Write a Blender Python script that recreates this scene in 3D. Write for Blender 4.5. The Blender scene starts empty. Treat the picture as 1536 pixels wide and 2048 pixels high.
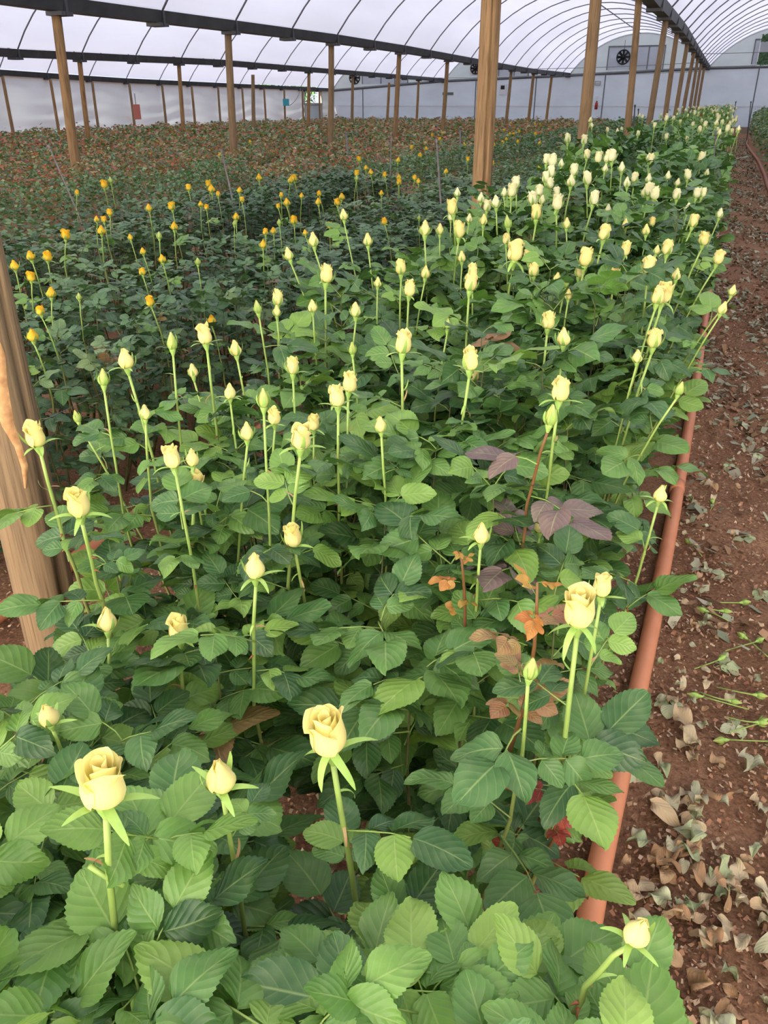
import bpy, math, random
import numpy as np
from mathutils import Matrix, Vector, Euler

PI = math.pi
rnd = random.Random(7)
npr = np.random.default_rng(7)
scene = bpy.context.scene
COL = scene.collection

# ------------------------------------------------------------------ camera
FPX, CX, CY = 1600.0, 768.0, 1024.0          # focal length in pixels of the 1536x2048 frame
VX, VY, CAMH = 1465.0, 205.0, 1.75           # where the rows vanish, eye height in metres
PITCH = math.atan((CY - VY) / FPX)
YAW = math.atan((VX - CX) / math.hypot(FPX, CY - VY))
CAM = Vector((0, 0, CAMH))
FWD = Vector((-math.sin(YAW) * math.cos(PITCH), math.cos(YAW) * math.cos(PITCH), -math.sin(PITCH)))
RGT = Vector((math.cos(YAW), math.sin(YAW), 0))
UPV = RGT.cross(FWD)
cd = bpy.data.cameras.new('camera')
cd.sensor_fit = 'VERTICAL'
cd.sensor_height = 36.0
cd.lens = FPX / 2048.0 * 36.0
cd.clip_start = 0.02
cd.clip_end = 500
cam = bpy.data.objects.new('camera', cd)
COL.objects.link(cam)
cam.location = CAM
cam.rotation_euler = Euler((PI / 2 - PITCH, 0, YAW), 'XYZ')
scene.camera = cam

# ------------------------------------------------------------------ sky, sun, exposure
w = bpy.data.worlds.new('sky')
scene.world = w
w.use_nodes = True
bg = w.node_tree.nodes['Background']
bg.inputs[0].default_value = (0.74, 0.80, 1.0, 1)
bg.inputs[1].default_value = 0.85
sd = bpy.data.lights.new('sun', 'SUN')
sd.energy = 17.0
sd.angle = math.radians(6)
sd.color = (1.0, 0.91, 0.78)
sun = bpy.data.objects.new('sun', sd)
COL.objects.link(sun)
sun.rotation_euler = Vector((-0.05, -0.95, 0.27)).to_track_quat('Z', 'Y').to_euler()
vs = scene.view_settings
scene.display_settings.display_device = 'sRGB'
vs.view_transform = 'Standard'
vs.look = 'None'
vs.exposure = 0.6
vs.gamma = 1.0
vs.use_curve_mapping = False
scene.cycles.max_bounces = 5
scene.cycles.diffuse_bounces = 3
scene.cycles.transmission_bounces = 3
scene.cycles.glossy_bounces = 1
scene.cycles.adaptive_threshold = .06


# ------------------------------------------------------------------ helpers
def ray(x, y):
    return FWD + RGT * ((x - CX) / FPX) - UPV * ((y - CY) / FPX)


def at_z(x, y, z):
    r = ray(x, y)
    return CAM + r * ((z - CAMH) / r.z)


def at_y(x, y, Y):
    r = ray(x, y)
    return CAM + r * (Y / r.y)


def at_x(x, y, X):
    r = ray(x, y)
    return CAM + r * (X / r.x)


def at_d(x, y, d):
    return CAM + ray(x, y) * d


def mesh(name, V, F, uv=None, smooth=True, mats=(), mi=None, tint=None):
    """V n x 3, F list of tuples or int array (all quads / all tris)."""
    me = bpy.data.meshes.new(name)
    if isinstance(F, np.ndarray):
        V = np.asarray(V, np.float32)
        nf, k = F.shape
        me.vertices.add(len(V))
        me.vertices.foreach_set('co', V.ravel())
        me.loops.add(nf * k)
        me.loops.foreach_set('vertex_index', F.astype(np.int32).ravel())
        me.polygons.add(nf)
        me.polygons.foreach_set('loop_start', np.arange(0, nf * k, k, dtype=np.int32))
        me.update(calc_edges=True)
    else:
        me.from_pydata([tuple(v) for v in V], [], [tuple(f) for f in F])
    if uv is not None:
        uv = np.asarray(uv, np.float32)
        lay = me.uv_layers.new(name='UVMap')
        li = np.empty(len(me.loops), np.int32)
        me.loops.foreach_get('vertex_index', li)
        lay.data.foreach_set('uv', uv[li].ravel())
    if tint is not None:
        a = me.color_attributes.new('tint', 'FLOAT_COLOR', 'POINT')
        t = np.ones((len(V), 4), np.float32)
        t[:, :3] = tint
        a.data.foreach_set('color', t.ravel())
    for m in mats:
        me.materials.append(m)
    if mi is not None:
        me.polygons.foreach_set('material_index', np.asarray(mi, np.int32))
    if smooth:
        me.polygons.foreach_set('use_smooth', np.ones(len(me.polygons), bool))
    me.update()
    return me


class MB:
    """collects geometry for one mesh"""

    def __init__(self):
        self.V, self.F, self.U, self.M, self.n = [], [], [], [], 0

    def add(self, V, F, U=None, m=0, M=None):
        V = np.asarray(V, float).reshape(-1, 3)
        if M is not None:
            A = np.array(M)
            V = V @ A[:3, :3].T + A[:3, 3]
        self.V.append(V)
        self.F += [tuple(int(i) + self.n for i in f) for f in F]
        self.U.append(np.zeros((len(V), 2)) if U is None else np.asarray(U, float))
        self.M += [m] * len(F)
        self.n += len(V)
        return self

    def box(self, lo, hi, m=0):
        x0, y0, z0 = lo
        x1, y1, z1 = hi
        V = [(x0, y0, z0), (x1, y0, z0), (x1, y1, z0), (x0, y1, z0), (x0, y0, z1), (x1, y0, z1), (x1, y1, z1), (x0, y1, z1)]
        F = [(3, 2, 1, 0), (4, 5, 6, 7), (0, 1, 5, 4), (1, 2, 6, 5), (2, 3, 7, 6), (3, 0, 4, 7)]
        return self.add(V, F, None, m)

    def tube(self, pts, rad, k=6, m=0, cap=True):
        V, F, U = tube_geo(pts, rad, k, cap)
        return self.add(V, F, U, m)

    def build(self, name, mats, smooth=True):
        return mesh(name, np.concatenate(self.V), self.F, np.concatenate(self.U), smooth, mats, self.M)


def tube_geo(pts, rad, k=6, cap=True):
    P = np.asarray(pts, float)
    n = len(P)
    R = np.broadcast_to(np.asarray(rad, float), (n,))
    T = np.gradient(P, axis=0)
    T /= np.linalg.norm(T, axis=1)[:, None] + 1e-12
    up = np.array([0, 0, 1.0]) if abs(T[0][2]) < .9 else np.array([1.0, 0, 0])
    a = np.cross(T[0], up)
    a /= np.linalg.norm(a)
    V, U = [], []
    s = 0
    for i in range(n):
        a = a - T[i] * (a @ T[i])
        a /= np.linalg.norm(a) + 1e-12
        b = np.cross(T[i], a)
        if i:
            s += np.linalg.norm(P[i] - P[i - 1])
        for j in range(k):
            t = 2 * PI * j / k
            V.append(P[i] + R[i] * (a * math.cos(t) + b * math.sin(t)))
            U.append((j / k, i / max(1, n - 1)))
    F = []
    for i in range(n - 1):
        for j in range(k):
            F.append((i * k + j, i * k + (j + 1) % k, (i + 1) * k + (j + 1) % k, (i + 1) * k + j))
    if cap:
        F.append(tuple(range(k - 1, -1, -1)))
        F.append(tuple((n - 1) * k + j for j in range(k)))
    return V, F, U


def link(name, data, parent=None, M=None):
    o = bpy.data.objects.new(name, data)
    COL.objects.link(o)
    if parent is not None:
        o.parent = parent
    if M is not None:
        o.matrix_basis = M
    return o


def tag(o, label=None, cat=None, group=None, kind=None):
    if label:
        o['label'] = label
    if cat:
        o['category'] = cat
    if group:
        o['group'] = group
    if kind:
        o['kind'] = kind
    return o


def thing(name, label, cat, loc=(0, 0, 0), group=None, kind=None):
    o = link(name, None)
    o.empty_display_size = .05
    o.location = loc
    return tag(o, label, cat, group, kind)


ONES = 'zero one two three four five six seven eight nine ten eleven twelve thirteen fourteen fifteen sixteen seventeen eighteen nineteen'.split()
TENS = '. . twenty thirty forty fifty sixty seventy eighty ninety'.split()
NTH = 'zeroth first second third fourth fifth sixth seventh eighth ninth tenth eleventh twelfth thirteenth fourteenth fifteenth sixteenth seventeenth eighteenth nineteenth'.split()


def say(n):
    return ONES[n] if n < 20 else TENS[n // 10] + ('-' + ONES[n % 10] if n % 10 else '')


def nth(n):
    if n < 20:
        return NTH[n]
    return TENS[n // 10] + '-' + NTH[n % 10] if n % 10 else TENS[n // 10][:-1] + 'ieth'


_spots = {}


def spot(look, x, y):
    """a label that says where in the photograph the thing stands"""
    lb = '%s, %s percent across and %s percent down the picture' % (look, say(round(x / 15.36)), say(round(y / 20.48)))
    _spots[lb] = _spots.get(lb, 0) + 1
    return lb if _spots[lb] == 1 else lb + ', lower of two'


def grid_faces(nu, nv, wrap=False):
    F = []
    for i in range(nv - 1):
        for j in range(nu - 1 + (1 if wrap else 0)):
            F.append((i * nu + j, i * nu + (j + 1) % nu, (i + 1) * nu + (j + 1) % nu, (i + 1) * nu + j))
    return F


# ------------------------------------------------------------------ materials
def new_mat(name):
    m = bpy.data.materials.new(name)
    m.use_nodes = True
    nt = m.node_tree
    return m, nt, nt.nodes['Principled BSDF'], nt.nodes['Material Output']


def N(nt, t, **kw):
    n = nt.nodes.new(t)
    for k, v in kw.items():
        setattr(n, k, v)
    return n


def ramp(nt, stops, fac=None):
    r = N(nt, 'ShaderNodeValToRGB')
    e = r.color_ramp.elements
    while len(e) < len(stops):
        e.new(.5)
    for el, (p, c) in zip(e, stops):
        el.position = p
        el.color = (*c, 1)
    if fac is not None:
        nt.links.new(fac, r.inputs[0])
    return r


def math_n(nt, op, a, b=None):
    n = N(nt, 'ShaderNodeMath', operation=op)
    for i, v in enumerate((a, b)):
        if v is None:
            continue
        if isinstance(v, (int, float)):
            n.inputs[i].default_value = v
        else:
            nt.links.new(v, n.inputs[i])
    return n.outputs[0]


def mixc(nt, a, b, fac, mode='MIX'):
    n = N(nt, 'ShaderNodeMix', data_type='RGBA', blend_type=mode)
    for s, v in ((n.inputs[0], fac), (n.inputs[6], a), (n.inputs[7], b)):
        if isinstance(v, (int, float)):
            s.default_value = v
        elif isinstance(v, tuple):
            s.default_value = (*v, 1)
        else:
            nt.links.new(v, s)
    return n.outputs[2]


def leaf_mat(name, stops, attr=False, rough=.36, trans=.16, veins=True, back=(1.25, 1.2, 1.15), spec=.45):
    m, nt, P, out = new_mat(name)
    if attr:
        a = N(nt, 'ShaderNodeAttribute', attribute_name='tint')
        c = a.outputs['Color']
    else:
        oi = N(nt, 'ShaderNodeObjectInfo')
        c = ramp(nt, stops, oi.outputs['Random']).outputs[0]
    tc = N(nt, 'ShaderNodeTexCoord')
    nz = N(nt, 'ShaderNodeTexNoise')
    nz.inputs['Scale'].default_value = 26
    nt.links.new(tc.outputs['Object'], nz.inputs['Vector'])
    c = mixc(nt, c, (.55, .62, .35), math_n(nt, 'MULTIPLY', math_n(nt, 'SUBTRACT', nz.outputs[0], .45), .28))
    if veins:
        uvn = N(nt, 'ShaderNodeSeparateXYZ')
        nt.links.new(tc.outputs['UV'], uvn.inputs[0])
        u = math_n(nt, 'ABSOLUTE', math_n(nt, 'SUBTRACT', uvn.outputs[0], .5))       # 0 rib .. .5 edge
        s = math_n(nt, 'SUBTRACT', math_n(nt, 'MULTIPLY', uvn.outputs[1], 6.0), math_n(nt, 'MULTIPLY', u, 4.6))
        fr = math_n(nt, 'PINGPONG', s, .5)                                             # 0 at a side vein
        side = math_n(nt, 'SUBTRACT', 1.0, math_n(nt, 'MINIMUM', math_n(nt, 'MULTIPLY', fr, 9.0), 1.0))
        rib = math_n(nt, 'SUBTRACT', 1.0, math_n(nt, 'MINIMUM', math_n(nt, 'MULTIPLY', u, 32.0), 1.0))
        v = math_n(nt, 'MAXIMUM', math_n(nt, 'MULTIPLY', rib, .34), math_n(nt, 'MULTIPLY', side, .09))
        c = mixc(nt, c, (.45, .58, .22), v)
        bmp = N(nt, 'ShaderNodeBump')
        bmp.inputs['Strength'].default_value = .26
        bmp.inputs['Distance'].default_value = .003
        nz2 = N(nt, 'ShaderNodeTexNoise')
        nz2.inputs['Scale'].default_value = 160
        nt.links.new(tc.outputs['Object'], nz2.inputs['Vector'])
        hgt = math_n(nt, 'ADD', math_n(nt, 'SINE', math_n(nt, 'MULTIPLY', fr, PI)), math_n(nt, 'MULTIPLY', nz2.outputs[0], .35))
        hgt = math_n(nt, 'SUBTRACT', hgt, math_n(nt, 'MULTIPLY', rib, .8))
        nz3 = N(nt, 'ShaderNodeTexNoise')
        nz3.inputs['Scale'].default_value = 38
        nt.links.new(tc.outputs['Object'], nz3.inputs['Vector'])
        hgt = math_n(nt, 'ADD', hgt, math_n(nt, 'MULTIPLY', nz3.outputs[0], 3.0))
        rg = N(nt, 'ShaderNodeMapRange')
        rg.inputs[3].default_value = rough - .10
        rg.inputs[4].default_value = rough + .16
        nt.links.new(nz3.outputs[0], rg.inputs[0])
        nt.links.new(hgt, bmp.inputs['Height'])
        nt.links.new(bmp.outputs[0], P.inputs['Normal'])
    geo = N(nt, 'ShaderNodeNewGeometry')
    cb = mixc(nt, c, back, 1.0, 'MULTIPLY')
    c2 = mixc(nt, c, cb, geo.outputs['Backfacing'])
    nt.links.new(c2, P.inputs['Base Color'])
    P.inputs['Roughness'].default_value = rough
    if veins:
        nt.links.new(rg.outputs[0], P.inputs['Roughness'])
    P.inputs['Specular IOR Level'].default_value = spec
    tr = N(nt, 'ShaderNodeBsdfTranslucent')
    nt.links.new(mixc(nt, c2, (1.5, 1.7, .7), 1.0, 'MULTIPLY'), tr.inputs[0])
    mx = N(nt, 'ShaderNodeMixShader')
    mx.inputs[0].default_value = trans
    nt.links.new(P.outputs[0], mx.inputs[1])
    nt.links.new(tr.outputs[0], mx.inputs[2])
    nt.links.new(mx.outputs[0], out.inputs[0])
    return m


def simple_mat(name, col, rough=.6, metal=0.0, spec=.3, noise=None, bump=0.0, scale=40.0):
    m, nt, P, out = new_mat(name)
    P.inputs['Roughness'].default_value = rough
    P.inputs['Metallic'].default_value = metal
    P.inputs['Specular IOR Level'].default_value = spec
    tc = N(nt, 'ShaderNodeTexCoord')
    nz = N(nt, 'ShaderNodeTexNoise')
    nz.inputs['Scale'].default_value = scale
    nz.inputs['Detail'].default_value = 4
    nt.links.new(tc.outputs['Object'], nz.inputs['Vector'])
    c2 = noise if noise else tuple(x * .8 for x in col)
    r = ramp(nt, [(.3, c2), (.7, col)], nz.outputs[0])
    nt.links.new(r.outputs[0], P.inputs['Base Color'])
    if bump:
        b = N(nt, 'ShaderNodeBump')
        b.inputs['Strength'].default_value = bump
        b.inputs['Distance'].default_value = .01
        nt.links.new(nz.outputs[0], b.inputs['Height'])
        nt.links.new(b.outputs[0], P.inputs['Normal'])
    return m


M = {}
M['leaf'] = leaf_mat('rose_leaf', [(0, (.024, .072, .024)), (.3, (.046, .125, .035)), (.6, (.075, .178, .042)), (.85, (.11, .23, .048)), (1, (.17, .31, .055))])
M['leaf_bright'] = leaf_mat('bright_rose_leaf', [(0, (.085, .20, .05)), (.4, (.125, .265, .06)), (.8, (.175, .325, .072)), (1, (.24, .39, .085))], trans=.28)  # young leaf tone, raised further to paint the brighter lit foreground
M['leaf_dark'] = leaf_mat('bluish_rose_leaf', [(0, (.034, .088, .042)), (.4, (.05, .122, .054)), (.8, (.08, .165, .07)), (1, (.14, .22, .085))])
M['leaf_red'] = leaf_mat('young_red_leaf', [(0, (.17, .018, .02)), (.5, (.25, .03, .026)), (1, (.33, .05, .035))], rough=.35, back=(1.3, 1.2, 1.1))
M['leaf_orange'] = leaf_mat('young_orange_leaf', [(0, (.40, .13, .04)), (.5, (.46, .20, .055)), (1, (.38, .26, .06))], rough=.35, trans=.35)
M['leaf_bronze'] = leaf_mat('bronze_leaf', [(0, (.24, .10, .055)), (.5, (.24, .17, .065)), (1, (.30, .13, .085))], rough=.38)
M['leaf_purple'] = leaf_mat('purple_leaf', [(0, (.11, .072, .078)), (.5, (.14, .095, .09)), (1, (.12, .105, .08))], rough=.4, trans=.12)
M['leaf_stuff'] = leaf_mat('far_foliage', None, attr=True, veins=False, rough=.5)
M['dry_leaf'] = leaf_mat('dry_leaf', [(0, (.34, .19, .10)), (.25, (.48, .31, .18)), (.5, (.46, .37, .24)), (.75, (.36, .36, .24)), (1, (.62, .48, .32))], rough=.8, trans=.08, spec=.15, back=(1, 1, 1))
M['wilted_leaf'] = leaf_mat('wilted_green_leaf', [(0, (.24, .30, .17)), (.5, (.32, .37, .22)), (1, (.42, .45, .30))], rough=.75, trans=.1, spec=.2)


def petal_mat(name, c_base, c_mid, c_tip, green):
    m, nt, P, out = new_mat(name)
    tc = N(nt, 'ShaderNodeTexCoord')
    sx = N(nt, 'ShaderNodeSeparateXYZ')
    nt.links.new(tc.outputs['UV'], sx.inputs[0])
    r = ramp(nt, [(0, green), (.18, c_base), (.55, c_mid), (1, c_tip)], sx.outputs[1])
    oi = N(nt, 'ShaderNodeObjectInfo')
    v = ramp(nt, [(0, (.96, .95, .84)), (.5, (1, 1, 1)), (1, (.93, .98, .93))], oi.outputs['Random'])
    c = mixc(nt, r.outputs[0], v.outputs[0], 1.0, 'MULTIPLY')
    nt.links.new(c, P.inputs['Base Color'])
    P.inputs['Roughness'].default_value = .55
    P.inputs['Specular IOR Level'].default_value = .25
    tr = N(nt, 'ShaderNodeBsdfTranslucent')
    nt.links.new(c, tr.inputs[0])
    mx = N(nt, 'ShaderNodeMixShader')
    mx.inputs[0].default_value = .38
    nt.links.new(P.outputs[0], mx.inputs[1])
    nt.links.new(tr.outputs[0], mx.inputs[2])
    nt.links.new(mx.outputs[0], out.inputs[0])
    return m


M['cream'] = petal_mat('cream_petal', (.98, .91, .40), (.98, .88, .40), (.98, .85, .36), (.70, .80, .25))
M['cream_far_lit'] = petal_mat('far_lit_cream_petal', (.93, .92, .55), (.95, .92, .60), (.95, .90, .56), (.70, .80, .30))  # same variety, paler light of farther roses put into colour besides natural variation
M['bud_green'] = petal_mat('green_bud_petal', (.50, .64, .17), (.60, .70, .22), (.66, .70, .26), (.42, .58, .14))
M['yellow'] = petal_mat('yellow_petal', (.98, .74, .10), (.98, .68, .06), (.98, .58, .04), (.7, .75, .12))
M['sepal'] = simple_mat('sepal_green', (.36, .54, .13), .5, noise=(.28, .46, .10), scale=60)


def stem_mat():
    m, nt, P, out = new_mat('stem')
    tc = N(nt, 'ShaderNodeTexCoord')
    sx = N(nt, 'ShaderNodeSeparateXYZ')
    nt.links.new(tc.outputs['UV'], sx.inputs[0])
    nz = N(nt, 'ShaderNodeTexNoise')
    nz.inputs['Scale'].default_value = 30
    nt.links.new(tc.outputs['Object'], nz.inputs['Vector'])
    t = math_n(nt, 'ADD', sx.outputs[1], math_n(nt, 'MULTIPLY', math_n(nt, 'SUBTRACT', nz.outputs[0], .5), .3))
    r = ramp(nt, [(0, (.17, .13, .05)), (.35, (.22, .24, .07)), (.7, (.23, .34, .08)), (1, (.34, .48, .11))], t)
    nt.links.new(r.outputs[0], P.inputs['Base Color'])
    P.inputs['Roughness'].default_value = .45
    return m


M['stem'] = stem_mat()
M['stem_red'] = simple_mat('red_stem', (.20, .075, .03), .5, noise=(.16, .10, .035))
M['cane'] = simple_mat('cane', (.13, .16, .05), .6, noise=(.10, .08, .035))
M['thorn'] = simple_mat('thorn', (.35, .12, .06), .5)
M['bract'] = simple_mat('dry_bract', (.45, .36, .16), .6, noise=(.5, .22, .12))


def wood_mat(name, light, dark, grey):
    m, nt, P, out = new_mat(name)
    tc = N(nt, 'ShaderNodeTexCoord')
    mp = N(nt, 'ShaderNodeMapping')
    mp.inputs['Scale'].default_value = (22, 22, 1.1)
    nt.links.new(tc.outputs['Object'], mp.inputs[0])
    nz = N(nt, 'ShaderNodeTexNoise')
    nz.inputs['Scale'].default_value = 1.3
    nz.inputs['Detail'].default_value = 6
    nt.links.new(mp.outputs[0], nz.inputs['Vector'])
    nz2 = N(nt, 'ShaderNodeTexNoise')
    nz2.inputs['Scale'].default_value = 1.4
    nz2.inputs['Detail'].default_value = 3
    nt.links.new(tc.outputs['Object'], nz2.inputs['Vector'])
    r = ramp(nt, [(.28, dark), (.5, light), (.75, tuple(min(1, x * 1.2) for x in light))], nz.outputs[0])
    oi = N(nt, 'ShaderNodeObjectInfo')
    c = mixc(nt, r.outputs[0], grey, math_n(nt, 'ADD', math_n(nt, 'MULTIPLY', oi.outputs['Random'], .62), .06))
    c = mixc(nt, c, tuple(x * .5 for x in dark), math_n(nt, 'MAXIMUM', math_n(nt, 'MULTIPLY', math_n(nt, 'SUBTRACT', nz2.outputs[0], .55), 2.0), 0.0))
    mp2 = N(nt, 'ShaderNodeMapping')
    mp2.inputs['Scale'].default_value = (120, 120, 3.5)
    nt.links.new(tc.outputs['Object'], mp2.inputs[0])
    nz4 = N(nt, 'ShaderNodeTexNoise')
    nz4.inputs['Scale'].default_value = 1.0
    nz4.inputs['Detail'].default_value = 5
    nt.links.new(mp2.outputs[0], nz4.inputs['Vector'])
    fine = ramp(nt, [(.32, (.62, .58, .54)), (.5, (1, 1, 1)), (.7, (1.15, 1.13, 1.1))], nz4.outputs[0])
    c = mixc(nt, c, fine.outputs[0], 1.0, 'MULTIPLY')
    nt.links.new(c, P.inputs['Base Color'])
    P.inputs['Roughness'].default_value = .75
    P.inputs['Specular IOR Level'].default_value = .2
    b = N(nt, 'ShaderNodeBump')
    b.inputs['Strength'].default_value = .8
    b.inputs['Distance'].default_value = .008
    nt.links.new(nz.outputs[0], b.inputs['Height'])
    nt.links.new(b.outputs[0], P.inputs['Normal'])
    return m


M['wood'] = wood_mat('gum_pole', (.33, .19, .080), (.14, .074, .032), (.22, .175, .115))
M['wood_raw'] = simple_mat('split_wood', (.75, .44, .20), .8, noise=(.38, .19, .08), scale=30, bump=.3)
M['steel'] = simple_mat('gutter_steel', (.085, .088, .092), .45, metal=.35, noise=(.055, .056, .06), scale=3)
M['steel_light'] = simple_mat('bracket_steel', (.22, .22, .23), .45, metal=.5, scale=8)
M['hoop'] = simple_mat('hoop_pipe', (.20, .20, .22), .5, metal=.3, scale=4)
M['frame'] = simple_mat('wall_frame', (.16, .17, .18), .6, scale=4)
M['black'] = simple_mat('fan_black', (.012, .012, .014), .5)
M['white'] = simple_mat('white_paint', (.7, .72, .74), .5)
M['grey'] = simple_mat('grey_paint', (.25, .28, .30), .5)
M['red'] = simple_mat('red_paint', (.45, .05, .035), .4)
M['redfade'] = simple_mat('faded_red', (.62, .20, .15), .7)
M['blue'] = simple_mat('blue_paint', (.06, .42, .50), .5)
M['wire'] = simple_mat('wire', (.22, .22, .22), .5, metal=.6)
M['stake'] = simple_mat('stake_steel', (.22, .21, .20), .6, metal=.2, noise=(.15, .12, .10), scale=12)
M['stake_dark'] = simple_mat('stake_dark', (.06, .065, .06), .6)
M['pipe'] = simple_mat('clay_pipe', (.66, .27, .14), .55, noise=(.55, .21, .10), scale=7, bump=.05)
M['pipe2'] = simple_mat('faded_pipe', (.36, .15, .085), .6, noise=(.28, .10, .05), scale=6)
M['chip'] = leaf_mat('soil_chip', None, attr=True, veins=False, rough=.9, trans=.02, spec=.1, back=(1, 1, 1))


def film_mat(name, col, t):
    m, nt, P, out = new_mat(name)
    tc = N(nt, 'ShaderNodeTexCoord')
    mp = N(nt, 'ShaderNodeMapping')
    mp.inputs['Scale'].default_value = (.5, .12, .9)
    nt.links.new(tc.outputs['Object'], mp.inputs[0])
    nz = N(nt, 'ShaderNodeTexNoise')
    nz.inputs['Scale'].default_value = 1.2
    nz.inputs['Detail'].default_value = 5
    nt.links.new(mp.outputs[0], nz.inputs['Vector'])
    r = ramp(nt, [(.3, tuple(x * .86 for x in col)), (.7, col)], nz.outputs[0])
    d = N(nt, 'ShaderNodeBsdfDiffuse')
    tr = N(nt, 'ShaderNodeBsdfTranslucent')
    nt.links.new(r.outputs[0], d.inputs[0])
    nt.links.new(r.outputs[0], tr.inputs[0])
    b = N(nt, 'ShaderNodeBump')
    b.inputs['Strength'].default_value = .25
    b.inputs['Distance'].default_value = .2
    nt.links.new(nz.outputs[0], b.inputs['Height'])
    nt.links.new(b.outputs[0], d.inputs['Normal'])
    mx = N(nt, 'ShaderNodeMixShader')
    mx.inputs[0].default_value = t
    nt.links.new(d.outputs[0], mx.inputs[1])
    nt.links.new(tr.outputs[0], mx.inputs[2])
    gl = N(nt, 'ShaderNodeBsdfGlossy')
    gl.inputs['Roughness'].default_value = .35
    mg = N(nt, 'ShaderNodeMixShader')
    mg.inputs[0].default_value = .05
    nt.links.new(mx.outputs[0], mg.inputs[1])
    nt.links.new(gl.outputs[0], mg.inputs[2])
    nt.links.new(mg.outputs[0], out.inputs[0])
    nt.nodes.remove(P)
    return m


M['film'] = film_mat('roof_film', (.60, .625, .75), .50)
M['film_wall'] = film_mat('wall_film', (.62, .70, .745), .42)
M['film_gable'] = film_mat('gable_film', (.62, .71, .69), .5)
M['film_pane'] = film_mat('pane_film', (.76, .80, .86), .55)
M['film_front_light'] = film_mat('front_light_film', (.93, .93, .93), .75)  # clearer than the other films so the unseen wall acts as soft light


def soil_mat():
    m, nt, P, out = new_mat('red_soil')
    tc = N(nt, 'ShaderNodeTexCoord')
    n1 = N(nt, 'ShaderNodeTexNoise')
    n1.inputs['Scale'].default_value = 1.6
    n1.inputs['Detail'].default_value = 6
    n2 = N(nt, 'ShaderNodeTexNoise')
    n2.inputs['Scale'].default_value = 75
    n2.inputs['Detail'].default_value = 7
    n2.inputs['Roughness'].default_value = .75
    vo = N(nt, 'ShaderNodeTexVoronoi')
    vo.inputs['Scale'].default_value = 60
    for n in (n1, n2, vo):
        nt.links.new(tc.outputs['Object'], n.inputs['Vector'])
    a = ramp(nt, [(.3, (.29, .15, .083)), (.7, (.47, .26, .152))], n1.outputs[0])
    b = ramp(nt, [(.30, (.35, .32, .30)), (.55, (1, 1, 1)), (.72, (1.5, 1.55, 1.6))], n2.outputs[0])
    c = mixc(nt, a.outputs[0], b.outputs[0], 1.0, 'MULTIPLY')
    nt.links.new(c, P.inputs['Base Color'])
    P.inputs['Roughness'].default_value = .95
    P.inputs['Specular IOR Level'].default_value = .1
    h = math_n(nt, 'ADD', n2.outputs[0], math_n(nt, 'MULTIPLY', vo.outputs[0], .5))
    bp = N(nt, 'ShaderNodeBump')
    bp.inputs['Strength'].default_value = .8
    bp.inputs['Distance'].default_value = .02
    nt.links.new(h, bp.inputs['Height'])
    nt.links.new(bp.outputs[0], P.inputs['Normal'])
    return m


M['soil'] = soil_mat()

# ------------------------------------------------------------------ ground
def build_ground():
    xs = np.concatenate([np.linspace(-80, -4, 20), np.linspace(-3.8, 2.4, 120), np.linspace(4, 60, 15)])
    ys = np.concatenate([np.linspace(-30, 0, 8), np.linspace(.1, 8, 160), np.linspace(8.4, 62, 60), np.linspace(65, 120, 8)])
    X, Y = np.meshgrid(xs, ys)
    Z = .010 * np.sin(X * 9.1 + Y * 3.3) + .008 * np.sin(Y * 7.7 - X * 4.1) + .006 * np.sin(X * 23 + 1) * np.sin(Y * 19)
    Z += npr.normal(0, .004, X.shape)
    near = (X > -4) & (X < 2.6) & (Y > -1) & (Y < 62)
    Z = np.where(near, Z, 0) - .008
    V = np.stack([X, Y, Z], -1).reshape(-1, 3)
    F = np.array(grid_faces(len(xs), len(ys)))
    g = link('ground', mesh('ground', V, F, None, True, [M['soil']]))
    tag(g, 'red brown bare soil of the greenhouse beds and footpath', 'ground', kind='structure')


build_ground()

# ------------------------------------------------------------------ greenhouse shell
SP = 5.4                       # post spacing along a gutter
BAY = 8.65
GX = [-1.85, -10.5, -19.15, -27.8]
Y_END, Y_FRONT = 61.0, -3.0


def gz(i, y):
    """underside height of gutter i at y"""
    pts = [([-3, 7, 20, 30, 45, 61], [3.45, 3.45, 3.5, 3.65, 3.62, 3.62]),
           ([-3, 12.4, 23.2, 28.6, 44, 50, 61], [3.05, 3.07, 3.2, 3.22, 3.17, 3.18, 3.30]),
           ([-3, 20, 31, 61], [2.85, 2.88, 3.05, 3.04]),
           ([-3, 28, 36, 61], [2.8, 2.74, 2.6, 2.48])][i]
    return float(np.interp(y, *pts))


def arch(xl, zl, xr, zr, n=22, rise=2.05):
    half = (xr - xl) / 2
    R = (half * half + rise * rise) / (2 * rise)
    out = []
    for k in range(n + 1):
        s = k / n
        a = math.asin(half / R)
        t = -a + 2 * a * s
        out.append((xl + half + R * math.sin(t), zl + (zr - zl) * s + R * math.cos(t) - (R - rise)))
    return out


BAYS = [(0, None), (1, 0), (2, 1), (3, 2)]        # (left gutter, right gutter); None = bay beyond the path


def bay_ends(b, y):
    l, r = BAYS[b]
    xl, zl = GX[l], gz(l, y) + .2
    if r is None:
        return xl + .14, zl, xl + BAY, zl + .12
    return xl + .14, zl, GX[r] - .14, gz(r, y) + .2


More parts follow.
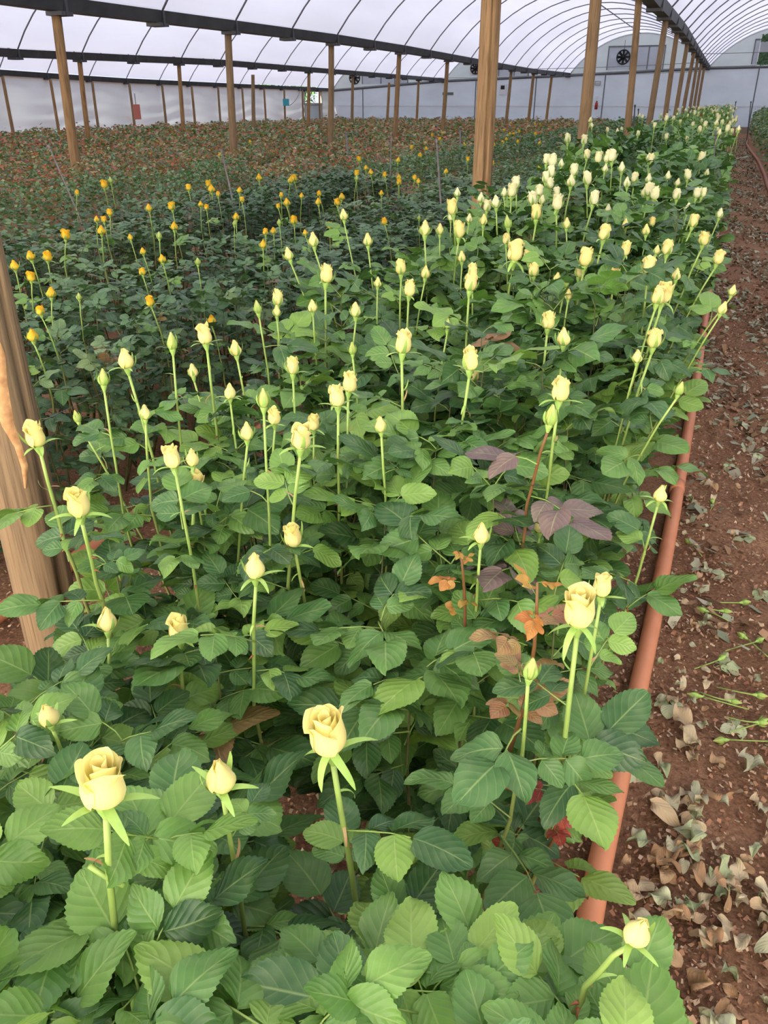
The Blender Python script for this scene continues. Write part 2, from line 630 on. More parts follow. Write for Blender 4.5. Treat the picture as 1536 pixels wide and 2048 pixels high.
ceil = thing('ceiling', 'arched translucent white plastic roof on thin steel hoops', 'roof', (0, 0, 0), kind='structure')
roof_y = [-3.8 + 2.7 * k for k in range(25)]
for b in range(4):
    rows = [arch(*bay_ends(b, y)) for y in roof_y]
    V = [(x, y, z + .03) for y, row in zip(roof_y, rows) for x, z in row]
    V = [(x, min(max(y, Y_FRONT), Y_END), z) for x, y, z in V]
    link('film', mesh('film', V, np.array(grid_faces(23, len(roof_y))), None, True, [M['film']]), ceil)
    for y in roof_y[1:-1]:
        g, f, u = tube_geo([(x, y, z) for x, z in arch(*bay_ends(b, y), n=18)], .021, 5)
        link('hoop', mesh('hoop', g, f, u, True, [M['hoop']]), ceil)
    if b < 3:
        cxb = [(x0 + x1) / 2 for x0, z0, x1, z1 in [bay_ends(b, y) for y in (0, 61)]]
        zz = [(bay_ends(b, y)[1] + bay_ends(b, y)[3]) / 2 + 2.0 for y in (Y_FRONT, 20, 40, Y_END)]
        g, f, u = tube_geo([(cxb[0], y, z) for y, z in zip((Y_FRONT, 20, 40, Y_END), zz)], .025, 6)
        link('ridge_pipe', mesh('ridge_pipe', g, f, u, True, [M['hoop']]), ceil)

# gutters with brackets
GUT_LABEL = ['dark steel roof gutter running above the cream rose row to the far wall',
             'dark steel roof gutter crossing above the yellow roses',
             'thin dark roof gutter over the reddish rose beds',
             'low black eaves gutter along the top of the plastic side wall']
for i, gx in enumerate(GX):
    t = thing('roof_gutter', GUT_LABEL[i], 'gutter', (gx, 0, 0), 'steel gutters of the greenhouse roof')
    ys = [Y_FRONT] + [1.6 - 2.7 + 2.7 * k for k in range(24)] + [Y_END]
    prof = [(-.17, .20), (-.15, .20), (-.11, .035), (.11, .035), (.15, .20), (.17, .20), (.125, .0), (-.125, .0)]
    k = len(prof)
    V = [(px, y, gz(i, y) + pz) for y in ys for px, pz in prof]
    F = grid_faces(k, len(ys), True)
    F = [f[::-1] for f in F] + [tuple(range(k)), tuple((len(ys) - 1) * k + j for j in range(k - 1, -1, -1))]
    link('trough', mesh('gutter', V, F, None, False, [M['steel']]), t)
    bm = MB().box((-.16, -.14, -.06), (.16, .14, .0)).box((-.17, -.03, -.06), (-.13, .03, .2)).box((.13, -.03, -.06), (.17, .03, .2)).build('bracket', [M['steel']], False)
    for y in ys[1:-1]:
        link('bracket', bm, t, Matrix.Translation((0, y, gz(i, y))))


def make_post(base, top, r, label, group, seed=0, crack=None, split=False):
    base, top = Vector(base), Vector(top)
    rr = random.Random(seed)
    t = thing('wooden_post', label, 'post', base, group)
    H = (top - base)
    n, k = 16, (44 if crack is not None else 16)
    V, U = [], []
    ph = [rr.uniform(0, 6.28) for _ in range(4)]
    for i in range(n + 1):
        s = i / n
        c = H * s + Vector((.012 * math.sin(3 * s + ph[0]), .012 * math.sin(2.6 * s + ph[1]), -.05 if i == 0 else 0))
        for j in range(k):
            a = 2 * PI * j / k
            q = r * (1.06 - .16 * s) * (1 + .035 * math.sin(2 * a + ph[2] + 1.5 * s) + .02 * math.sin(5 * a + ph[3] + 3 * s))
            if crack is not None:
                w_ = crack + .25 * math.sin(2.2 * s + .5)
                dlt = abs((a - w_ + PI) % (2 * PI) - PI)
                if dlt < .11:
                    q *= .62
            V.append(c + Vector((q * math.cos(a), q * math.sin(a), 0)))
            U.append((j / k, s))
    F = grid_faces(k, n + 1, True) + [tuple(n * k + j for j in range(k))]
    link('shaft', mesh('post', V, F, U, True, [M['wood']]), t)
    if split:                                      # raw strip where the bark side has torn away
        mb = MB()
        Vs, Fs = [], []
        m_ = 9
        for i in range(m_):
            s = .22 + .15 * i / (m_ - 1)
            c = H * s + Vector((.012 * math.sin(3 * s + ph[0]), .012 * math.sin(2.6 * s + ph[1]), 0))
            wd = .03 + .15 * math.sin(PI * i / (m_ - 1)) * (1 + .3 * math.sin(i * 2.1))
            ca = split + .12 * math.sin(i * 1.3)
            q = r * (1.15 - .16 * s)
            for a in (ca - wd, ca, ca + wd):
                bulge = 1.03 if a == ca else .97
                Vs.append(c + Vector((q * bulge * math.cos(a), q * bulge * math.sin(a), 0)))
        mb.add(Vs, grid_faces(3, m_))
        link('torn_strip', mb.build('strip', [M['wood_raw']]), t)
    return t


# posts under the first gutter (along the cream row)
p0 = at_z(122, 1352, 0)
make_post((p0.x, p0.y, 0), (p0.x + .04, p0.y + .02, 3.44), 0.089,
          'thick brown wooden post with a torn pale strip beside the first cream roses', 'gum poles under the gutters', 3, crack=-.22, split=-.62)
lab_r = ['greyish wooden post with a long crack rising between cream and yellow roses',
         'light brown wooden post standing second beyond the cracked grey post',
         'dark reddish wooden post whose top leaves the picture beside the wall fan']
for k in range(1, 12):
    y = 1.6 + SP * k
    if y > 60.5:
        break
    lx = [0, 0, -.04, -.07, .03, 0, .02, .05, .03, .0, .0, 0][k]
    lb = lab_r[k - 1] if k <= 3 else 'weathered wooden post, %s from the viewer under the near gutter' % nth(k + 1)
    make_post((GX[0] - (.0 if k < 3 else lx), y, 0), (GX[0] + lx, y + .06, gz(0, y) - .05), [.08, .083, .08, .066][min(k, 3)] if k < 4 else .075, lb,
              'gum poles under the gutters' if k <= 3 else 'gum poles in the receding near line', 20 + k, crack=(-1.35 if k == 1 else None))
for k in range(0, 10):
    y = 12.4 + SP * k
    if y > 60.5:
        break
    lb = ['pale wooden post rising from reddish foliage near the picture edge', 'grey brown wooden post leaning slightly beyond the yellow roses'][k] if k < 2 else 'slim wooden post, %s from the picture edge under the middle gutter' % nth(k + 1)
    make_post((GX[1] - .2, y, 0), (GX[1] - .06, y, gz(1, y) - .05), .085, lb, 'gum poles under the middle gutter', 50 + k)
for k in range(0, 9):
    y = 17.8 + SP * k
    if y > 60.5:
        break
    make_post((GX[2] - .15, y, 0), (GX[2], y, gz(2, y) - (.05 if k % 3 else .25)), .08,
              'far wooden post, %s from the picture edge under the third gutter' % nth(k + 1), 'gum poles under the third gutter', 80 + k)
for k in range(0, 13):
    y = 28.6 + 2.7 * k
    if y > 60.5:
        break
    make_post((GX[3] + .24, y, 0), (GX[3] + .26, y, gz(3, y) - .04), .065,
              'slim wooden post against the plastic side wall, %s from the picture edge' % nth(k + 1), 'poles along the side wall', 120 + k)

# ---- end wall
def wall_top(x, y=None):
    return float(np.interp(x, [GX[3], GX[2], GX[1], GX[0], GX[0] + BAY], [gz(3, Y_END), gz(2, Y_END), gz(1, Y_END), gz(0, Y_END), gz(0, Y_END) + .1]))


def sheet(V, F, mats):
    return mesh('sheet', V, F, None, True, mats)


wb = thing('wall_back', 'far end wall of pale bluish plastic sheet below arched gables', 'wall', (0, Y_END, 0), kind='structure')
xs = np.linspace(GX[3], GX[0] + BAY, 60)
zs = np.linspace(0, 1, 9)
V = []
for t_ in zs:
    for x in xs:
        V.append((x, .02 * math.sin(x * 2.1) + .015 * math.sin(x * 5.3 + t_ * 4), .35 + t_ * (wall_top(x) - .30)))
link('film_sheet', sheet(V, np.array(grid_faces(60, 9)), [M['film_wall']]), wb)
g, f, u = tube_geo([(x, -.06, wall_top(x) + .05) for x in (GX[3], GX[2], GX[1], GX[0], GX[0] + BAY)], .085, 4)
link('beam', mesh('beam', g, f, u, False, [M['frame']]), wb)
link('footing', MB().box((GX[3], -.08, -.05), (GX[0] + BAY, .08, .36)).build('footing', [simple_mat('tan_footing', (.34, .25, .19), .8)], False), wb)
g = MB()
g.box((GX[3] + .5, -.05, 1.5), (GX[0] + BAY, -.02, 1.56))
link('seam', g.build('seam', [M['white']], False), wb)
for x in (-25.3, -22.6, -16.8, -12.6, -8.05, -3.9, 1.2, 3.6):
    g, f, u = tube_geo([(x, -.05, .3), (x, -.05, wall_top(x))], .035, 4)
    link('mullion', mesh('mullion', g, f, u, False, [M['frame']]), wb)
for b in range(4):
    A = arch(*bay_ends(b, Y_END), n=22)
    V = [(x, 0, wall_top(x) + .05 + (z - wall_top(x) - .05) * q) for q in (0, .5, 1) for x, z in A]
    link('gable_film', sheet(V, np.array(grid_faces(23, 3)), [M['film_gable']]), wb)
    g, f, u = tube_geo([(x, -.03, z - .03) for x, z in A], .04, 5)
    link('gable_arch', mesh('arch', g, f, u, True, [M['white']]), wb)
    xa = (A[0][0] + A[-1][0]) / 2
    # window frame with pale panes, as in the middle bay
    x0, x1 = xa - 1.85, xa + 1.65
    z0, z1 = wall_top(xa) + .18, wall_top(xa) + 1.5
    fr = MB()
    for xx in (x0, (x0 + x1) / 2 - .3, x0 + .72 * (x1 - x0), x1):
        fr.box((xx - .03, -.07, z0), (xx + .03, -.02, z1))
    fr.box((x0 - .03, -.075, z1 - .04), (x1 + .03, -.02, z1 + .04))
    wf = link('window_frame', fr.build('window_frame', [M['frame']], False), wb)
    for xx, x2 in ((x0, (x0 + x1) / 2 - .3), ((x0 + x1) / 2 - .3, x0 + .72 * (x1 - x0)), (x0 + .72 * (x1 - x0), x1)):
        link('pane', MB().box((xx + .03, -.05, z0), (x2 - .03, -.03, z1 - .04)).build('pane', [M['film_pane']], False), wf)


def make_fan(x, z, r, label, white):
    t = thing('wall_fan', label, 'fan', (x, Y_END - .12, z), 'circulation fans on the gables')
    k = 28
    P = [(r * math.cos(2 * PI * i / k), 0, r * math.sin(2 * PI * i / k)) for i in range(k + 1)]
    g, f, u = tube_geo(P, .04, 6, False)
    link('ring', mesh('ring', g, f, u, True, [M['black']]), t)
    for j in range(8):
        a = 2 * PI * j / 8
        V = []
        for s in (.2, .5, .9):
            for q in (-1, 1):
                wd = .13 + .06 * s
                V.append((r * (s * math.cos(a) - q * wd * math.sin(a)), .03 * q, r * (s * math.sin(a) + q * wd * math.cos(a))))
        link('blade', mesh('blade', V, [(0, 1, 3, 2), (2, 3, 5, 4)], None, True, [M['black']]), t)
    g, f, u = tube_geo([(0, -.12, 0), (0, .06, 0)], r * .26, 12)
    link('motor', mesh('motor', g, f, u, True, [M['black']]), t)
    if white:
        link('housing', MB().box((-r * 1.25, .07, -r * 1.25), (r * 1.25, .11, r * 1.25)).build('housing', [M['white']], False), t)
    g, f, u = tube_geo([(0, .04, r), (0, .04, r + .55)], .015, 5)
    link('hanger', mesh('hanger', g, f, u, True, [M['frame']]), t)


make_fan(-7.05, 4.36, .40, 'black eight bladed wall fan beside the wooden posts', False)
make_fan(-16.86, 3.85, .34, 'dark fan in a white box above the yellow roses', True)
make_fan(-25.9, 3.35, .40, 'dark fan half hidden under the third gutter', False)

# small things on the end wall
s = tag(link('wall_sign', MB().box((-.19, -.015, -.13), (.19, .0, .13), 0).box((-.15, -.022, .02), (.15, -.014, .09), 1).box((-.15, -.022, -.08), (.15, -.014, -.01), 1).build('sign', [M['grey'], M['white']], False), None, Matrix.Translation((-8.5, Y_END - .06, 2.88))),
        'small grey notice board high on the far wall near the fan', 'sign')
t = thing('fire_extinguisher', 'red fire extinguisher with white notice on the far plastic wall', 'extinguisher', (-8.42, Y_END - .2, 1.5))
g, f, u = tube_geo([(0, 0, -.16), (0, 0, .20), (0, 0, .27), (0, 0, .3)], [.1, .1, .06, .035], 12)
link('cylinder_body', mesh('cyl', g, f, u, True, [M['red']]), t)
link('valve', MB().box((-.05, -.02, .3), (.05, .02, .34)).box((.03, -.02, .2), (.05, .0, .32)).build('valve', [M['black']], False), t)
link('notice', MB().box((-.09, .03, .42), (.09, .05, .6)).build('notice', [M['white']], False), t)
t = thing('switch_box', 'white switch box with black window on the far wall', 'switch box', (-14.85, Y_END - .1, 2.55))
link('case', MB().box((-.24, -.05, -.32), (.24, .05, .32)).build('case', [M['white']], False), t)
link('display', MB().box((-.15, -.06, .0), (.12, -.045, .24)).build('display', [M['black']], False), t)
tag(link('wall_vent', MB().box((-.4, -.03, -.09), (.4, .0, .09)).box((-.36, -.04, .01), (.36, -.025, .05)).build('vent', [M['frame']], False), None, Matrix.Translation((-19.0 + .2, Y_END - .04, 2.3))),
    'low dark slot vent on the far wall behind a slim post', 'vent')

# ---- side wall
wl = thing('wall_left', 'wrinkled pale plastic side wall behind the reddish rose beds', 'wall', (GX[3], 0, 0), kind='structure')
ys = np.linspace(Y_FRONT, Y_END, 120)
DOOR = (56.3, 59.2)
for name, ya, yb in (('film_sheet', Y_FRONT, DOOR[0]), ('film_sheet', DOOR[1], Y_END)):
    yy = np.linspace(ya, yb, 130 if ya < 0 else 6)
    V = []
    for tq in np.linspace(0, 1, 26):
        for y in yy:
            ph = (y - 28.6) / 2.7
            wr = .05 * math.sin(PI * (ph % 1)) + .035 * math.sin(tq * 23 + 2.5 * math.sin(ph * 2.2)) * (1 - tq) ** .7
            V.append((.02 - wr, y, .5 + tq * (gz(3, y) - .45)))
    link(name, sheet(V, np.array(grid_faces(len(yy), 26)), [M['film_wall']]), wl)
link('eaves_board', MB().box((-.06, Y_FRONT, 2.30), (.0, 20, 2.9)).build('eaves', [M['frame']], False), wl)
bb = tag(link('baseboard_left', MB().box((GX[3] - .1, Y_FRONT, -.05), (GX[3] + .12, Y_END, .52)).build('base', [simple_mat('tan_base', (.36, .20, .12), .9, noise=(.25, .13, .08), scale=2)], False)),
         'low red earth ledge under the plastic side wall', 'ledge', kind='structure')
dr = thing('door_1', 'pale plastic door with an open window showing green leaves', 'door', (GX[3] - .02, DOOR[0], 0), kind='structure')
L_ = DOOR[1] - DOOR[0]
link('lower_panel', MB().box((-.02, .06, .3), (.02, L_ - .06, 1.62)).build('panel', [M['film_wall']], False), dr)
fr = MB()
for a in (0.0, L_ - .1):
    fr.box((-.04, a, .3), (.06, a + .1, 2.52))
fr.box((-.04, 0, 1.6), (.08, L_, 1.72)).box((-.04, 0, 2.42), (.06, L_, 2.54))
link('door_frame', fr.build('frame', [simple_mat('pale_wood', (.45, .40, .33), .7)], False), dr)

# wall hung bits
t = thing('hanging_card', 'faded red rectangular card hanging on a side wall post', 'card', (GX[3] + .31, 36.95, 1.35))
link('card', MB().box((-.02, -.28, -.35), (.02, .28, .32)).build('card', [M['redfade']], False), t)
link('strap', MB().box((-.01, -.02, .3), (.01, .02, .8)).build('strap', [M['grey']], False), t)
t = thing('blue_valve_box', 'small turquoise box with a looped cable on a side wall post', 'box', (GX[3] + .36, 52.9, 1.75))
link('case', MB().box((-.1, -.25, -.2), (.1, .25, .22)).build('case', [M['blue']], False), t)
g, f, u = tube_geo([(0, .2 + 1.0 * (1 - math.cos(q)) , -.35 * math.sin(q) - .05 + .9 * (1 - math.cos(q)) / 2) for q in np.linspace(0, PI, 12)], .02, 5)
link('cable', mesh('cable', g, f, u, True, [M['grey']]), t)

# back half of the shell, behind the viewer: unseen front end wall set there as soft light, and the far side of the path bay
wf_ = thing('wall_front', 'unseen plastic end wall set behind the viewer as soft light', 'wall', (0, Y_FRONT, 0), kind='structure')
V = []
for q in (0, 1):
    for x in np.linspace(GX[3], GX[0] + BAY, 20):
        V.append((x, 0, q * wall_top(x)))
link('film_sheet', sheet(V, np.array(grid_faces(20, 2)), [M['film_front_light']]), wf_)
for b in range(4):
    A = arch(*bay_ends(b, Y_FRONT), n=22)
    V = [(x, 0, wall_top(x) + (z - wall_top(x)) * q) for q in (0, 1) for x, z in A]
    link('gable_film', sheet(V, np.array(grid_faces(23, 2)), [M['film_front_light']]), wf_)
wr_ = thing('wall_right', 'plastic side wall of the bay beyond the footpath', 'wall', (GX[0] + BAY, 0, 0), kind='structure')
link('film_sheet', sheet([(0, Y_FRONT, 0), (0, Y_END, 0), (0, Y_END, 3.8), (0, Y_FRONT, 3.8)], [(0, 1, 2, 3)], [M['film_wall']]), wr_)

# gable vent of the path bay (dark green sheet behind paints the shaded opening)
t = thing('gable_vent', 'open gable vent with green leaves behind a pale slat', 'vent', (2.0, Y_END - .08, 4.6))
fr = MB().box((-1.05, -.03, -.85), (-.97, .05, .85)).box((-1.0, -.03, -.85), (1.0, .05, -.78)).box((-1.0, -.03, .78), (1.0, .05, .85))
link('vent_frame', fr.build('frame', [M['white']], False), t)
link('slat', MB().box((-1.0, -.02, -.1), (1.0, .03, .45)).build('slat', [M['film_pane']], False), t)
link('opening_shade_sheet', MB().box((-.98, .0, -.8), (.98, .02, .8)).build('open', [simple_mat('painted_opening_shade', (.06, .10, .06), .9)], False), t)
vb = MB()
r2 = random.Random(9)
for q in range(170):
    c = Vector((r2.uniform(-.95, .95), r2.uniform(-.05, -.02), r2.choice([r2.uniform(-.8, -.15), r2.uniform(.48, .8)])))
    a = r2.uniform(0, 6.28)
    d, n_ = Vector((math.cos(a), r2.uniform(-.3, .1), math.sin(a))) * .11, Vector((-math.sin(a), r2.uniform(-.3, .1), math.cos(a))) * .07
    vb.add([c - d, c + n_, c + d, c - n_], [(0, 1, 2, 3)])
o = link('foliage', vb.build('foliage', [M['leaf']]), t)
o['kind'] = 'stuff'

# wires between the gutters
wm = M['wire']
def wire(name, pts, r, label, group):
    g, f, u = tube_geo(pts, r, 4)
    return tag(link(name, mesh('wire', g, f, u, True, [wm])), label, 'wire', group)


wire('tie_wire', [(x, 52, 3.05 + .004 * (x + 14) ** 2 / 3) for x in np.linspace(GX[2], GX[0] - .1, 14)], .012, 'thin sagging tie wire strung across below the roof', 'tie wires')
wire('tie_wire', [(x, 47, 3.85 + .01 * math.sin(x)) for x in np.linspace(GX[0], GX[0] + BAY, 8)], .012, 'thin tie wire across the path bay', 'tie wires')
wire('tie_wire', [(x, 47, 3.30 + .02 * (x - GX[1]) - .05 * math.sin(PI * (x - GX[1]) / BAY)) for x in np.linspace(GX[1], GX[0], 10)], .012, 'thin tie wire passing in front of the black fan', 'tie wires')

# ------------------------------------------------------------------ pipes on the ground
def pipe(name, pts, r, mat_, label, collar=()):
    t = thing(name, label, 'pipe', (0, 0, 0))
    g, f, u = tube_geo(pts, r, 12)
    link('tube', mesh('pipe', g, f, u, True, [mat_]), t)
    for c in collar:
        c = np.array(c)
        g, f, u = tube_geo([c + (0, -.05, 0), c + (0, -.045, 0), c + (0, .045, 0), c + (0, .05, 0)], [r * .9, r * 1.16, r * 1.16, r * .9], 12)
        link('coupling', mesh('coupling', g, f, u, True, [mat_]), t)
    return t


pipe('heating_pipe', [(.01, .2, .035), (.0, 1.0, .035), (.005, 1.5, .035), (.04, 2.6, .036), (.06, 3.6, .035), (.08, 5.35, .036), (.095, 9.6, .035), (.11, 16.4, .036), (.13, 30, .035), (.14, 58, .035)], .031,
     M['pipe'], 'terracotta coloured pipe edging the cream rose bed along the footpath', [(.06, 3.9, .036)])
pipe('heating_pipe', [(-2.26, .2, .035), (-2.26, 1.9, .035), (-2.27, 2.6, .035), (-2.29, 8, .035), (-2.3, 25, .035)], .034,
     M['pipe'], 'terracotta pipe lying on the soil behind the thick brown post')
pp = [at_z(1536, 372, .04), at_z(1530, 350, .04), at_z(1517, 322, .04), at_z(1500, 300, .04), at_z(1493, 288, .04), at_z(1496, 276, .04)]
p_near = [(1.10, 3.0, .04), (1.12, 8.0, .04), (1.08, 15, .04)]
pipe('heating_pipe', [tuple(p) for p in p_near] + [tuple(p) for p in pp], .045, M['pipe2'], 'faded brown pipe winding along the far side of the footpath')

# ------------------------------------------------------------------ leaves
def leaflet_geo(L, W, n, cross, serr=.05, fold=.25, curl=.25, wav=.05, seed=0):
    """blade from the origin along +X, upper side +Z"""
    rr = random.Random(seed)
    us = np.linspace(-1, 1, cross)
    V, U = [], []
    ph = rr.uniform(0, 6)
    for i in range(n + 1):
        v = i / n
        half = .5 * W * (math.sin(PI * v ** .78)) ** .62 if 0 < v < 1 else 0
        half *= 1 - .10 * max(0, v - .8) / .2
        if v == 1:
            half = .001
        if v == 0:
            half = .02 * W
        for u in us:
            edge = abs(u) > .99
            y = u * half
            x = v * L
            if edge and serr and 0 < i < n:
                y *= 1 + (serr if i % 2 else -serr * .6)
                x += .012 * L * (1 if i % 2 else -1)
            z = fold * abs(y) - .9 * fold * y * y / (.5 * W) - curl * L * (v - .05) ** 2 * .5
            z += wav * L * .5 * math.sin(7 * v + ph + (2.2 if u > 0 else 0)) * abs(u)
            V.append((x, y, z))
            U.append(((u + 1) / 2, v))
    return V, grid_faces(cross, n + 1), U


HI, MID, LO = (26, 5), (10, 5), (5, 3)
LEAF_VAR = 10


def leaf_layout(seed):
    rr = random.Random(seed)
    nl = 5 if rr.random() < .75 else 3
    Lr = rr.uniform(.085, .115) if nl == 5 else rr.uniform(.06, .08)
    droop = rr.uniform(.1, .5)

    def rach(s):
        return Vector((Lr * s, .006 * math.sin(3 * s + seed), .02 * s - droop * .06 * s * s))
    big = rr.uniform(.074, .094)
    it = [(1.0, 0.0, big, rr.uniform(-.15, .15))]
    for q, sz in ((.72, .86), (.36, .66))[:(2 if nl == 5 else 1)]:
        for sgn in (1, -1):
            it.append((q + rr.uniform(-.03, .03), sgn * rr.uniform(.95, 1.25), big * sz * rr.uniform(.92, 1.06), rr.uniform(-.3, .3)))
    out = []
    for s, ang, sz, roll in it:
        p = rach(s)
        Mx = Matrix.Translation(p + Vector((.004 * math.cos(ang), .004 * math.sin(ang), 0))) @ Matrix.Rotation(ang, 4, 'Z') @ Matrix.Rotation(rr.uniform(-.12, .30), 4, 'Y') @ Matrix.Rotation(roll, 4, 'X')
        out.append((Mx, sz, rr.uniform(.70, .86), rr.uniform(.05, .45), rr.uniform(.15, .9), rr.uniform(.05, .16), rr.randrange(10 ** 6)))
    pts = [tuple(rach(s)) for s in (0, .35, .7, 1)]
    return pts, out


LAY = [leaf_layout(100 + i) for i in range(LEAF_VAR)]
_cache = {}


def leaf_parts(v, mat_):
    """(rachis mesh, [(matrix, leaflet mesh)]) at full detail"""
    key = ('p', v, mat_)
    if key not in _cache:
        pts, ls = LAY[v]
        g, f, u = tube_geo(pts, [.0017, .0014, .0012, .001], 5)
        ra = mesh('rachis', g, f, [(0, .75)] * len(g), True, [M['stem']])
        out = []
        for Mx, sz, wr, fo, cu, wa, sd_ in ls:
            V, F, U = leaflet_geo(sz, sz * wr, *HI, serr=.035, fold=fo, curl=cu, wav=wa, seed=sd_)
            out.append((Mx, mesh('leaflet', V, F, U, True, [M[mat_]])))
        _cache[key] = (ra, out)
    return _cache[key]


def leaf_joined(v, mat_, lod):
    key = ('j', v, mat_, lod)
    if key not in _cache:
        mb = MB()
        add_leaf(mb, v, Matrix.Identity(4), lod)
        _cache[key] = mb.build('leaf', [M[mat_], M['stem']])
    return _cache[key]


def add_leaf(mb, v, Mx0, lod, m=0):
    pts, ls = LAY[v]
    g, f, u = tube_geo(pts, [.0018, .0015, .0012, .001], 4 if lod is MID else 3, False)
    mb.add(g, f, [(0, .6)] * len(g), 1, Mx0)
    for Mx, sz, wr, fo, cu, wa, sd_ in ls:
        V, F, U = leaflet_geo(sz, sz * wr, *lod, serr=.03 if lod is not LO else 0, fold=fo, curl=cu, wav=wa, seed=sd_)
        mb.add(V, F, U, m, Mx0 @ Mx)


def leaf_matrix(p, az, el, roll, s):
    return Matrix.Translation(p) @ Matrix.Rotation(az, 4, 'Z') @ Matrix.Rotation(-el, 4, 'Y') @ Matrix.Rotation(roll, 4, 'X') @ Matrix.Scale(s, 4)


def put_leaf(parent, Mx, mat_, detail, rr):
    v = rr.randrange(LEAF_VAR)
    if detail == 2:
        ra, ls = leaf_parts(v, mat_)
        o = link('leaf', ra, parent, Mx)
        for lm, me in ls:
            link('leaflet', me, o, lm)
    else:
        link('leaf', leaf_joined(v, mat_, MID if detail == 1 else LO), parent, Mx)


# ------------------------------------------------------------------ rose bushes
def bush_plan(rr, top, spread_, ncane, z0, step):
    canes, leaves = [], []
    for c in range(ncane):
        a = 2 * PI * c / ncane + rr.uniform(-.5, .5)
        d = spread_ * rr.uniform(.35, 1.0)
        h = top * rr.uniform(.86, 1.04)
        b = Vector((.05 * math.cos(a), .05 * math.sin(a), 0))
        tip = Vector((d * math.cos(a), d * math.sin(a), h))
        mid = b.lerp(tip, .5) + Vector((.05 * math.cos(a), .05 * math.sin(a), 0))
        P = [b, b.lerp(mid, .6) * 1.0, mid, mid.lerp(tip, .5) + Vector((.012 * math.cos(a), .012 * math.sin(a), 0)), tip]
        canes.append(P)
        z = z0 * rr.uniform(.8, 1.3)
        az = rr.uniform(0, 6.28)
        while z < h:
            s = z / h
            k = min(3, int(s * 4))
            p = P[k].lerp(P[k + 1], s * 4 - k)
            az += 2.4 + rr.uniform(-.3, .3)
            out_ = math.atan2(p.y, p.x)
            az2 = az if rr.random() < .5 else out_ + rr.uniform(-1.1, 1.1)
            leaves.append((p, az2, rr.uniform(-.15, .55) + .15 * s, rr.uniform(-.4, .4), rr.uniform(.78, 1.12)))
            z += step * rr.uniform(.7, 1.3)
        for q in range(2):
            leaves.append((P[4] * 1.0, az + 1.5 + 2.6 * q, rr.uniform(.2, .8), rr.uniform(-.3, .3), rr.uniform(.7, .95)))
    return canes, leaves


def bush_name(kind):
    return {'c': ('rose_bush', 'dense green rose bush in the bed of cream roses', 'rose bushes of the cream row'),
            'y': ('rose_bush', 'dense dark green rose bush in the beds of yellow roses', 'rose bushes of the yellow beds')}[kind]


def make_bush(x, y, top, spread_, kind, detail, seed, ncane=5, z0=.3, step=.052, label=None, bright=0.0):
    rr = random.Random(seed)
    nm, lb, gp = bush_name(kind)
    t = thing(nm, label or lb, 'rose bush', (x, y, 0), gp)
    canes, leaves = bush_plan(rr, top, spread_, ncane, z0, step)
    for P in canes:
        g, f, u = tube_geo([tuple(p) for p in P], [.007, .006, .0045, .003, .0012], 5)
        link('cane', mesh('cane', g, f, u, True, [M['cane']]), t)
    for p, az, el, ro, s in leaves:
        q = rr.random()
        mat_ = 'leaf' if kind == 'c' else 'leaf_dark'
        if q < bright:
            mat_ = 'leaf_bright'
        elif q > .992:
            mat_ = 'leaf_bronze'
        put_leaf(t, leaf_matrix(p, az, el, ro, s * ((1.0 if y < .6 else 1.12) if kind == 'c' else .84)), mat_, detail, rr)
    return t


_bush_mesh = {}


def far_bush(x, y, top, kind, seed, label=None):
    """middle distance bush: one foliage mesh shared between copies, canes as a second part"""
    rr = random.Random(seed)
    v = rr.randrange(5)
    key = (kind, v)
    if key not in _bush_mesh:
        r2 = random.Random(900 + v)
        canes, leaves = bush_plan(r2, 1.0, .25, 7, .3, .056)
        mb, cb = MB(), MB()
        for P in canes:
            cb.tube([tuple(p) for p in P], [.007, .006, .0045, .003, .0012], 4)
        for p, az, el, ro, s in leaves:
            add_leaf(mb, r2.randrange(LEAF_VAR), leaf_matrix(p, az, el, ro, s * (1.1 if kind == 'c' else .88)), LO)
        _bush_mesh[key] = (mb.build('foliage', [M['leaf' if kind == 'c' else 'leaf_dark'], M['stem']]), cb.build('canes', [M['cane']]))
    fo, ca = _bush_mesh[key]
    nm, lb, gp = bush_name(kind)
    t = thing(nm, label or lb, 'rose bush', (x, y, 0), gp)
    Mx = Matrix.Rotation(rr.uniform(0, 6.28), 4, 'Z') @ Matrix.Diagonal((1, 1, top, 1))
    o = link('foliage', fo, t, Mx)
    o['kind'] = 'stuff'
    link('canes', ca, t, Mx)
    return t


def top_cream(y, line):
    if line == 'r':
        return float(np.interp(y, [.9, 1.4, 2.2, 4, 8, 20], [.84, .95, 1.12, 1.23, 1.29, 1.36]))
    return float(np.interp(y, [.3, .7, 1.1, 1.6, 3, 5, 8, 20], [.92, .84, .86, .98, 1.14, 1.23, 1.29, 1.36]))


# bushes right under the viewer, extra bright leaves paint in the stronger light there
sd_ = 1000
FRONT = ['rose bush with broad green leaves under the small pale bud', 'rose bush of broad leaves carrying the largest cream rose', 'rose bush of bright leaves below the tall rose by the dark gap',
         'yellow green rose bush overhanging the start of the terracotta pipe', 'bright leaved rose bush around the greenish yellow bud', 'low bright rose bush at the very corner of the bed by the path',
         'rose bush of mixed leaves behind the peach cream bud', 'dark leaved rose bush between the small pale bud and the peach cream bud', 'small bright rose bush in front of the dark gap']
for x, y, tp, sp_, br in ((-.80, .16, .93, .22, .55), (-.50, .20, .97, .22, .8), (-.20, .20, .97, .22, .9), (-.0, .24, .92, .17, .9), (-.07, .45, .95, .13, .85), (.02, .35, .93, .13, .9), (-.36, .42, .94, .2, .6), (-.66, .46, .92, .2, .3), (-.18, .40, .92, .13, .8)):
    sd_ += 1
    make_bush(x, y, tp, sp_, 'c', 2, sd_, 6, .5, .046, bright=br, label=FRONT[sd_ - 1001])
cnt_ = {}


